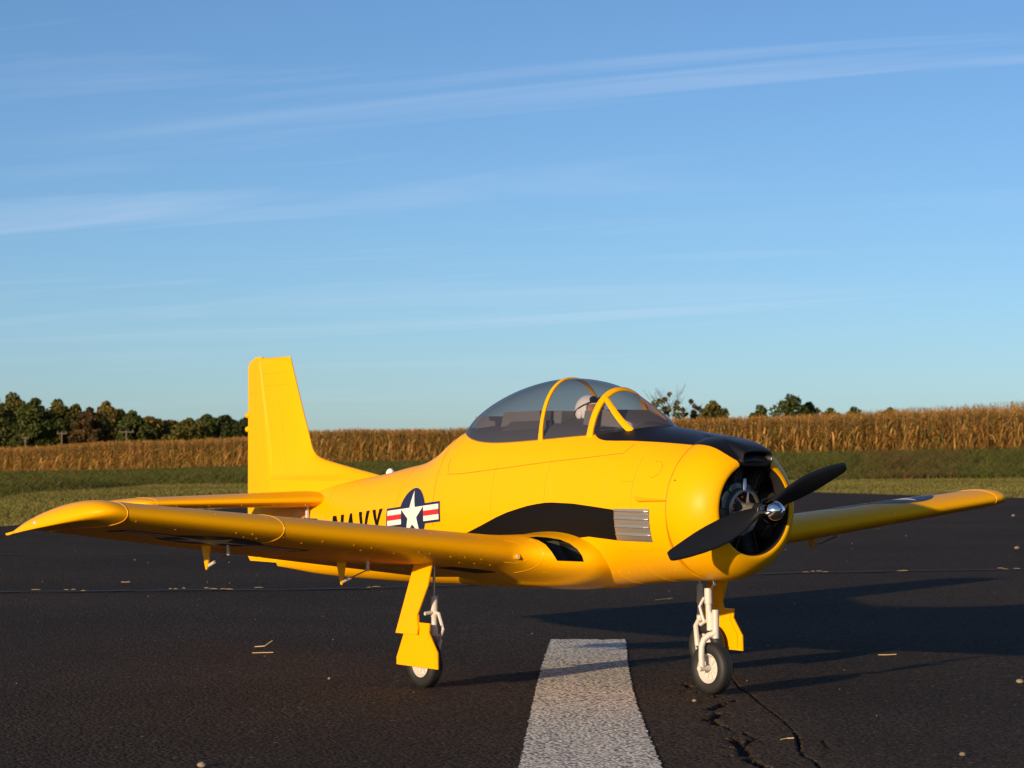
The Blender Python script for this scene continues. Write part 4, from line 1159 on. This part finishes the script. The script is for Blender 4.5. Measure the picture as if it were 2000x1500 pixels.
# --- propeller --------------------------------------------------------------
prop = empty('propeller', (0, 0, 0)); prop.parent = plane
PX, PZ, PA = .4835, .2995, RAD(21.1)
part(MB().lathe([(-.0085,.001),(-.0085,.0105),(-.006,.0125),(.007,.0125),(.0095,.0105),(.0095,.001)], (PX, 0, PZ), (1, 0, 0), 32), 'hub', PROPM, prop)
for sg in (1, -1):
    rad_d = Vector((0, math.cos(PA)*sg, math.sin(PA)*sg)); tan_d = Vector((1, 0, 0)).cross(rad_d)     # sense of rotation
    rings = []
    for r, ch, th_, be, sw_ in [(.004,.016,.013,40,0),(.014,.021,.0115,42,0),(.025,.0265,.0095,40,0),(.04,.0325,.0078,36,.0005),(.06,.0375,.0064,30,.001),(.085,.0400,.0054,25,.0015),(.11,.0392,.0046,21,.001),(.135,.0352,.0038,18,0),(.160,.0290,.0031,15.5,-.001),(.180,.0230,.0025,14,-.002),(.193,.0185,.0021,13,-.003),(.1985,.0150,.0018,13,-.0035),(.2003,.0105,.0012,13,-.004)]:
        be = RAD(be); cd = tan_d*math.cos(be) + Vector((1, 0, 0))*math.sin(be)*1.0; nd = Vector((1, 0, 0))*math.cos(be) - tan_d*math.sin(be)
        c0 = Vector((PX, 0, PZ)) + rad_d*r + cd*sw_; ring = []
        for k in range(24):
            t = 2*math.pi*k/24; a = math.cos(t)*ch/2; b = math.sin(t)*th_/2*(1-.25*math.cos(t)*-1)
            ring.append(c0 + cd*a + nd*(b + .0012*(1-(2*a/ch)**2)*ch/.04))
        rings.append(ring)
    part(MB().loft(rings), 'blade', PROPM, prop)
part(MB().lathe([(.008,.006),(.008,.0118),(.0095,.0125),(.0290,.0125),(.0300,.0128)], (PX, 0, PZ), (1, 0, 0), 40), 'spinner_collar', CHROME, prop)
bul = [(.0285,.0135),(.0300,.0160)] + [(.0315+.0185*math.sin(q), .0160*math.cos(q)**.85) for q in np.linspace(.0, 1.30, 16)] + [(.0497,.0034),(.0480,.0030),(.0480,.0008)]
part(MB().lathe(bul, (PX, 0, PZ), (1, 0, 0), 48), 'spinner_nut', CHROME, prop)

# --- canopy -------------------------------------------------------------------
def canopy_glass():
    m = bpy.data.materials.new('smoked_canopy'); m.use_nodes = True; t = m.node_tree; t.nodes.clear(); n = t.nodes.new; l = t.links.new
    lw = n('ShaderNodeLayerWeight'); lw.inputs['Blend'].default_value = .5
    pw = n('ShaderNodeMath'); pw.operation = 'POWER'; l(lw.outputs['Facing'], pw.inputs[0]); pw.inputs[1].default_value = 4.0

    fr = n('ShaderNodeMath'); fr.operation = 'MULTIPLY_ADD'; l(pw.outputs[0], fr.inputs[0]); fr.inputs[1].default_value = .55; fr.inputs[2].default_value = .045
    tr = n('ShaderNodeBsdfTransparent'); tcr = n('ShaderNodeValToRGB'); tcr.color_ramp.elements[0].color = (.74, .73, .755, 1); tcr.color_ramp.elements[0].position = .2; tcr.color_ramp.elements[1].color = (.40, .39, .43, 1); tcr.color_ramp.elements[1].position = .95
    l(lw.outputs['Facing'], tcr.inputs[0]); l(tcr.outputs[0], tr.inputs['Color'])
    gl = n('ShaderNodeBsdfGlossy'); gl.inputs['Roughness'].default_value = .04
    df = n('ShaderNodeBsdfDiffuse'); df.inputs['Color'].default_value = (.10, .10, .11, 1)
    m1 = n('ShaderNodeMixShader'); m1.inputs[0].default_value = .09; l(tr.outputs[0], m1.inputs[1]); l(df.outputs[0], m1.inputs[2])
    m2 = n('ShaderNodeMixShader'); l(fr.outputs[0], m2.inputs[0]); l(m1.outputs[0], m2.inputs[1]); l(gl.outputs[0], m2.inputs[2])
    o = n('ShaderNodeOutputMaterial'); l(m2.outputs[0], o.inputs['Surface'])
    return m
CGL = canopy_glass()
c_top = interp_spline([-.312,-.30,-.282,-.258,-.22,-.179,-.103,-.029,.015,.058,.115,.17,.224,.250,.270], [.400,.418,.440,.4575,.476,.491,.510,.519,.5195,.516,.505,.485,.458,.444,.433])
c_w = interp_spline([-.312,-.30,-.28,-.25,-.2,-.15,-.1,0,.08,.13,.16,.19,.22,.25,.27], [.010,.026,.040,.0525,.0640,.0695,.0715,.0725,.0710,.0685,.0660,.0610,.0525,.0380,.0180])
CB = .392
def can(x, t, g=0.0):
    w, zt = c_w(x)+g, c_top(x)+g
    c, s = math.cos(t), math.sin(t)
    return (x, w*spow(c, .92), CB + (zt-CB)*max(0, s)**.92)
def can_patch(x0, x1, t0, t1, nx, ntt, g=0.0):
    xs2 = np.linspace(x0, x1, nx); v = [can(x, t0+(t1-t0)*k/(ntt-1), g) for x in xs2 for k in range(ntt)]
    f = [(i*ntt+k, (i+1)*ntt+k, (i+1)*ntt+k+1, i*ntt+k+1) for i in range(nx-1) for k in range(ntt-1)]
    return v, f
canopy = empty('canopy', (0, 0, 0)); canopy.parent = plane
for nm_, x0, x1, nx in (('rear_glass', -.312, .0, 44), ('front_glass', .0, .132, 20), ('windshield_glass', .132, .270, 24)):
    v, f = can_patch(x0, x1, 0, math.pi, nx, 49); mesh_obj(nm_, v, f, CGL, canopy, recalc=False)
def bow(name, xc, hw, g, t0=0.0, t1=math.pi, rake=0.0):
    sec = [(-hw, -.0015), (-hw, g*.6), (-hw*.6, g), (hw*.6, g), (hw, g*.6), (hw, -.0015)]
    rings = []
    for k in range(61):
        t = t0+(t1-t0)*k/60; fl = 1 + 1.1*max(0, 1-math.sin(t)*2.6)**2
        rings.append([can(xc + rake*math.sin(t) + a*fl, t, b) for a, b in sec])
    return part(MB().loft(rings), name, YEL, canopy)
bow('canopy_bow', .002, .0042, .0022, rake=-.006)
bow('windshield_bow', .131, .0062, .0030, rake=.006)
for s_ in (-1, 1):     # windshield posts
    rings = []
    for q in np.linspace(0, 1, 30):
        x = .134 + q*.088; tc_ = math.pi/2 + s_*(RAD(30) + RAD(33)*q); hwt = .066 + .03*q
        rings.append([can(x, tc_+a*hwt, b) for a, b in ((-1,-.001),(-1,.0018),(-.5,.0034),(.5,.0034),(1,.0018),(1,-.001))])
    part(MB().loft(rings), 'windshield_post', YEL, canopy)
# cockpit under the glass: dark deck lying on the fuselage inside the canopy outline
fb = bvh_of(fuselage); v = []; f = []; KK = 17; xs2 = np.linspace(-.300, .262, 90)
for x in xs2:
    # inner half width where canopy and fuselage meet
    w = c_w(x)
    for t in np.linspace(.02, 1.5, 120):
        p = can(x, t)
        zm, zt, hw = f_zm(x), f_zt(x), f_hw(x)
        zs_ = zm + (zt-zm)*math.sqrt(max(0, 1-(p[1]/hw)**2))
        if p[2] >= zs_: w = p[1]; break
    w -= .0006
    for k in range(KK):
        y = w*(2*k/(KK-1)-1); h = fb.ray_cast(Vector((x, y, .8)), Vector((0, 0, -1))); v.append(h[0] + Vector((0, 0, .0009)))
f = [(i*KK+k, (i+1)*KK+k, (i+1)*KK+k+1, i*KK+k+1) for i in range(len(xs2)-1) for k in range(KK-1)]
mesh_obj('cockpit_deck', v, f, CPIT, canopy, recalc=False)
def cockpit(name, poly, y0, y1, mat): return MB().prism(poly, lambda a, b, t: (a, t, b), y0, y1).build(name, mat, canopy, smooth=False)
cockpit('instrument_hood', [(.085,.430),(.092,.462),(.150,.4635),(.215,.440),(.225,.425)], -.046, .046, SEATM)
cockpit('rear_seat', [(-.165,.42),(-.150,.462),(-.045,.464),(-.03,.42)], -.040, .040, SEATM)
cockpit('centre_console', [(-.02,.42),(-.01,.4625),(.02,.4625),(.015,.42)], -.040, .040, SEATM)
cockpit('radio_box', [(-.245,.42),(-.245,.456),(-.205,.456),(-.200,.448),(-.185,.447),(-.18,.42)], -.034, .030, SEATM)
cockpit('seat_rail', [(-.16,.42),(-.11,.445),(.0,.447),(.0,.42)], -.052, -.046, CPIT)

# --- pilot figure, a separate bust standing in the front seat -------------------
SKIN = principled('painted_skin', (.50, .20, .11), .55, var=.15, vscale=60)
HELM = principled('helmet_white', (.95, .93, .90), .45)
SUIT = principled('flight_suit', (.10, .075, .05), .8)
pilot = empty('pilot_figure', (.040, 0, .428)); pilot.scale = (1.52, 1.52, 1.52)
def pp(mb, name, mat): return mb.build(name, mat, pilot)
hx_, hz_ = .006, .0205
# torso, neck and head as one lathed and bent body
rings = []
for z, rx, ry, ox in [(-.022,.020,.030,-.004),(-.010,.020,.031,-.004),(-.002,.017,.027,-.004),(.003,.010,.015,-.002),(.0065,.0078,.0085,0),(.009,.0080,.0085,.002),(.011,.0110,.0098,.0045),(.0145,.0140,.0118,.0058),(.019,.0152,.0130,.0060),(.024,.0152,.0135,.0060),(.029,.0138,.0125,.0058),(.033,.0105,.0098,.005),(.0355,.0055,.0050,.005),(.0365,.0008,.0008,.005)]:
    rings.append([(ox+rx*math.cos(t) + (.0035*max(0, math.cos(t))**6 if .015 < z < .022 else 0), ry*math.sin(t), z) for t in [2*math.pi*k/28 for k in range(28)]])
pp(MB().loft(rings), 'body', SKIN)
pp(MB().loft([[(p[0]*1.10, p[1]*1.10, p[2]*1.02) for p in r] for r in rings[:4]]), 'flight_suit', SUIT)
# helmet: a shell open at the face
v = []; f = []; nth, nph = 40, 20
for i in range(nph+1):
    ph = -1.05 + (math.pi/2+1.05)*i/nph
    for k in range(nth):
        t = 2*math.pi*k/nth; c_ = math.cos(ph)
        v.append((.0040+.0182*c_*math.cos(t), .0160*c_*math.sin(t), .0235+.0178*math.sin(ph)))
for i in range(nph):
    for k in range(nth):
        t = 2*math.pi*(k+.5)/nth; ph = -1.05+(math.pi/2+1.05)*(i+.5)/nph
        if math.cos(t)*math.cos(ph) > .60 and ph < .45: continue
        f.append((i*nth+k, i*nth+(k+1) % nth, (i+1)*nth+(k+1) % nth, (i+1)*nth+k))
hm = mesh_obj('helmet', v, f, HELM, pilot)
hm.modifiers.new('shell', 'SOLIDIFY').thickness = .0012
edge = []
for t in np.linspace(-2.2, 2.2, 40):
    edge.append((.0040+.0187*math.cos(t)*math.cos(.32*math.cos(t)+.15), .0166*math.sin(t), .0235+.0178*math.sin(.62*math.cos(t)+.10)+.001))
ring_ = [(.0040+.0189*math.cos(t)*math.cos(.45), .0166*math.sin(t)*math.cos(.2), .0255+.0085*math.cos(t)) for t in np.linspace(0, 2*math.pi, 48)]
pp(MB().tube(ring_, .0009, 6), 'goggle_strap', BLACK)
for s_ in (-1, 1): pp(MB().ball((.0190, s_*.0062, .0355), (.0030, .0056, .0038), 14, 10), 'goggle_lens', BLACK)
for s_ in (-1, 1):
    pp(MB().ball((.0040, s_*.0150, .0195), (.0052, .0028, .0062), 14, 10), 'ear_cup', HELM)
    pp(MB().ball((.0192, s_*.0052, .0250), .0013, 8, 6), 'eye', BLACK)
tag(pilot, 'pilot figure with white helmet and black goggles under the canopy', 'figure')

# ================================================================== small things on the runway
STRAW = principled('dry_straw', (.42, .30, .15), .8)
def gz(u, v): return .0035 * math.sin(u*1.3) * math.sin(v*.9) * (v < 7.9)
def twig(pts, r, label, z=.004):
    P = [px_uv(x, y) for x, y in pts]; c = P[len(P)//2]
    o = empty('corn_straw', W(c[0], c[1], gz(*c)))
    w0 = np.array(W(c[0], c[1], 0))
    mb = MB(); mb.tube([tuple(np.array(W(u, v, r + h + .001)) - w0) for (u, v), h in zip(P, [0, .001, .002, .012, .03, .02, .01])], [r*k for k in (.9, 1, 1, .9, .7, .5, .4)][:len(P)], 6)
    me = mb.build('corn_straw', STRAW); bpy.data.objects.remove(o); me.location = W(c[0], c[1], gz(*c))
    tag(me, label, 'straw', 'bits of corn straw on the runway')
twig([(499, 1266), (510, 1266.5), (518, 1267), (533, 1266)], .0012, 'bent piece of straw on open asphalt left of the main wheel')
twig([(494, 1278), (510, 1278.5), (535, 1279)], .0009, 'thin flat straw lying below the bent piece of straw')
twig([(1714, 1277), (1730, 1278), (1749, 1278)], .0010, 'pale straw inside the airplane shadow on the right')
twig([(1523, 1445), (1535, 1444), (1549, 1445)], .0009, 'whitish straw beside the thin asphalt crack')
twig([(238, 1136), (246, 1137), (255, 1137)], .0010, 'short straw on asphalt left of the transverse crack debris')
twig([(1280, 1172), (1296, 1171), (1313, 1170)], .0008, 'straw on the asphalt behind the nose gear strut')
# straw caught in the long transverse crack
def crack_y(x): return float(np.interp(x, [-300, 0, 700, 1100, 1560, 2000, 2200], [1161, 1157, 1150, 1138, 1120, 1113, 1110]))
mb = MB()
for x in (70, 75, 130, 145, 160, 330, 345, 360, 405, 420, 435, 450, 505, 720, 735, 1570, 1585, 1600, 1610, 1760, 1765, 1955, 1965, 1985):
    x += random.uniform(-4, 4); u, v = px_uv(x, crack_y(x) + random.uniform(-2, 1)); a = random.uniform(-.3, .3); l_ = random.uniform(.004, .014)
    mb.tube([W(u-l_, v-a*l_, .005), W(u, v, .0055), W(u+l_, v+a*l_, .005)], [.0004, .0008, .0004], 5)
o = mb.build('straw_debris', STRAW); tag(o, 'bits of yellow straw caught in the transverse runway crack', 'debris', kind='stuff')
# loose grit
mb = MB(); rs = np.random.default_rng(21)
oct_v = [(1,0,0),(-1,0,0),(0,1,0),(0,-1,0),(0,0,1),(0,0,-1)]; oct_f = [(0,2,4),(2,1,4),(1,3,4),(3,0,4),(2,0,5),(1,2,5),(3,1,5),(0,3,5)]
for i in range(140):
    v = rs.uniform(3.0, 13.0) ** 1.0; u = rs.uniform(-.24, .24)*v
    s = rs.uniform(.0006, .0016) * (1 + .08*v) * (1.8 if rs.uniform() < .04 else 1)
    c = np.array(W(u, v, gz(u, v) + s*.5))
    mb.add([tuple(c + np.array(q)*s*rs.uniform(.6, 1.3, 3)) for q in oct_v], oct_f)
GRIT = principled('grit', (.34, .27, .19), .9, var=.6, vscale=11)
o = mesh_obj('grit', mb.v, mb.f, GRIT, None, smooth=False, recalc=False); tag(o, 'scattered pale grit and crumbs on the asphalt', 'grit', kind='stuff')
for (x, y, s, lab) in [(396, 1495, .0055, 'rounded pebble at the bottom edge of the picture'), (1877, 1474, .004, 'white pebble low on the right of the runway'), (1990, 1330, .006, 'tan stone at the right frame edge'), (1355, 1368, .0035, 'pale crumb beside the nose wheel by the crack'), (1985, 1072, .010, 'brown leaf-like stone far right beyond the wing'), (1978, 1008, .010, 'pale stone near the far wing tip')]:
    u, v = px_uv(x, y); mb = MB(); mb.ball((0, 0, s*.45), (s*1.2, s, s*.65), 10, 7)
    vs_ = [tuple(np.array(p)*(1+rs.uniform(-.12, .12))) for p in mb.v]
    o = mesh_obj('pebble', vs_, mb.f, GRIT, None); o.location = W(u, v, gz(u, v)); tag(o, lab, 'pebble', 'pebbles on the runway')
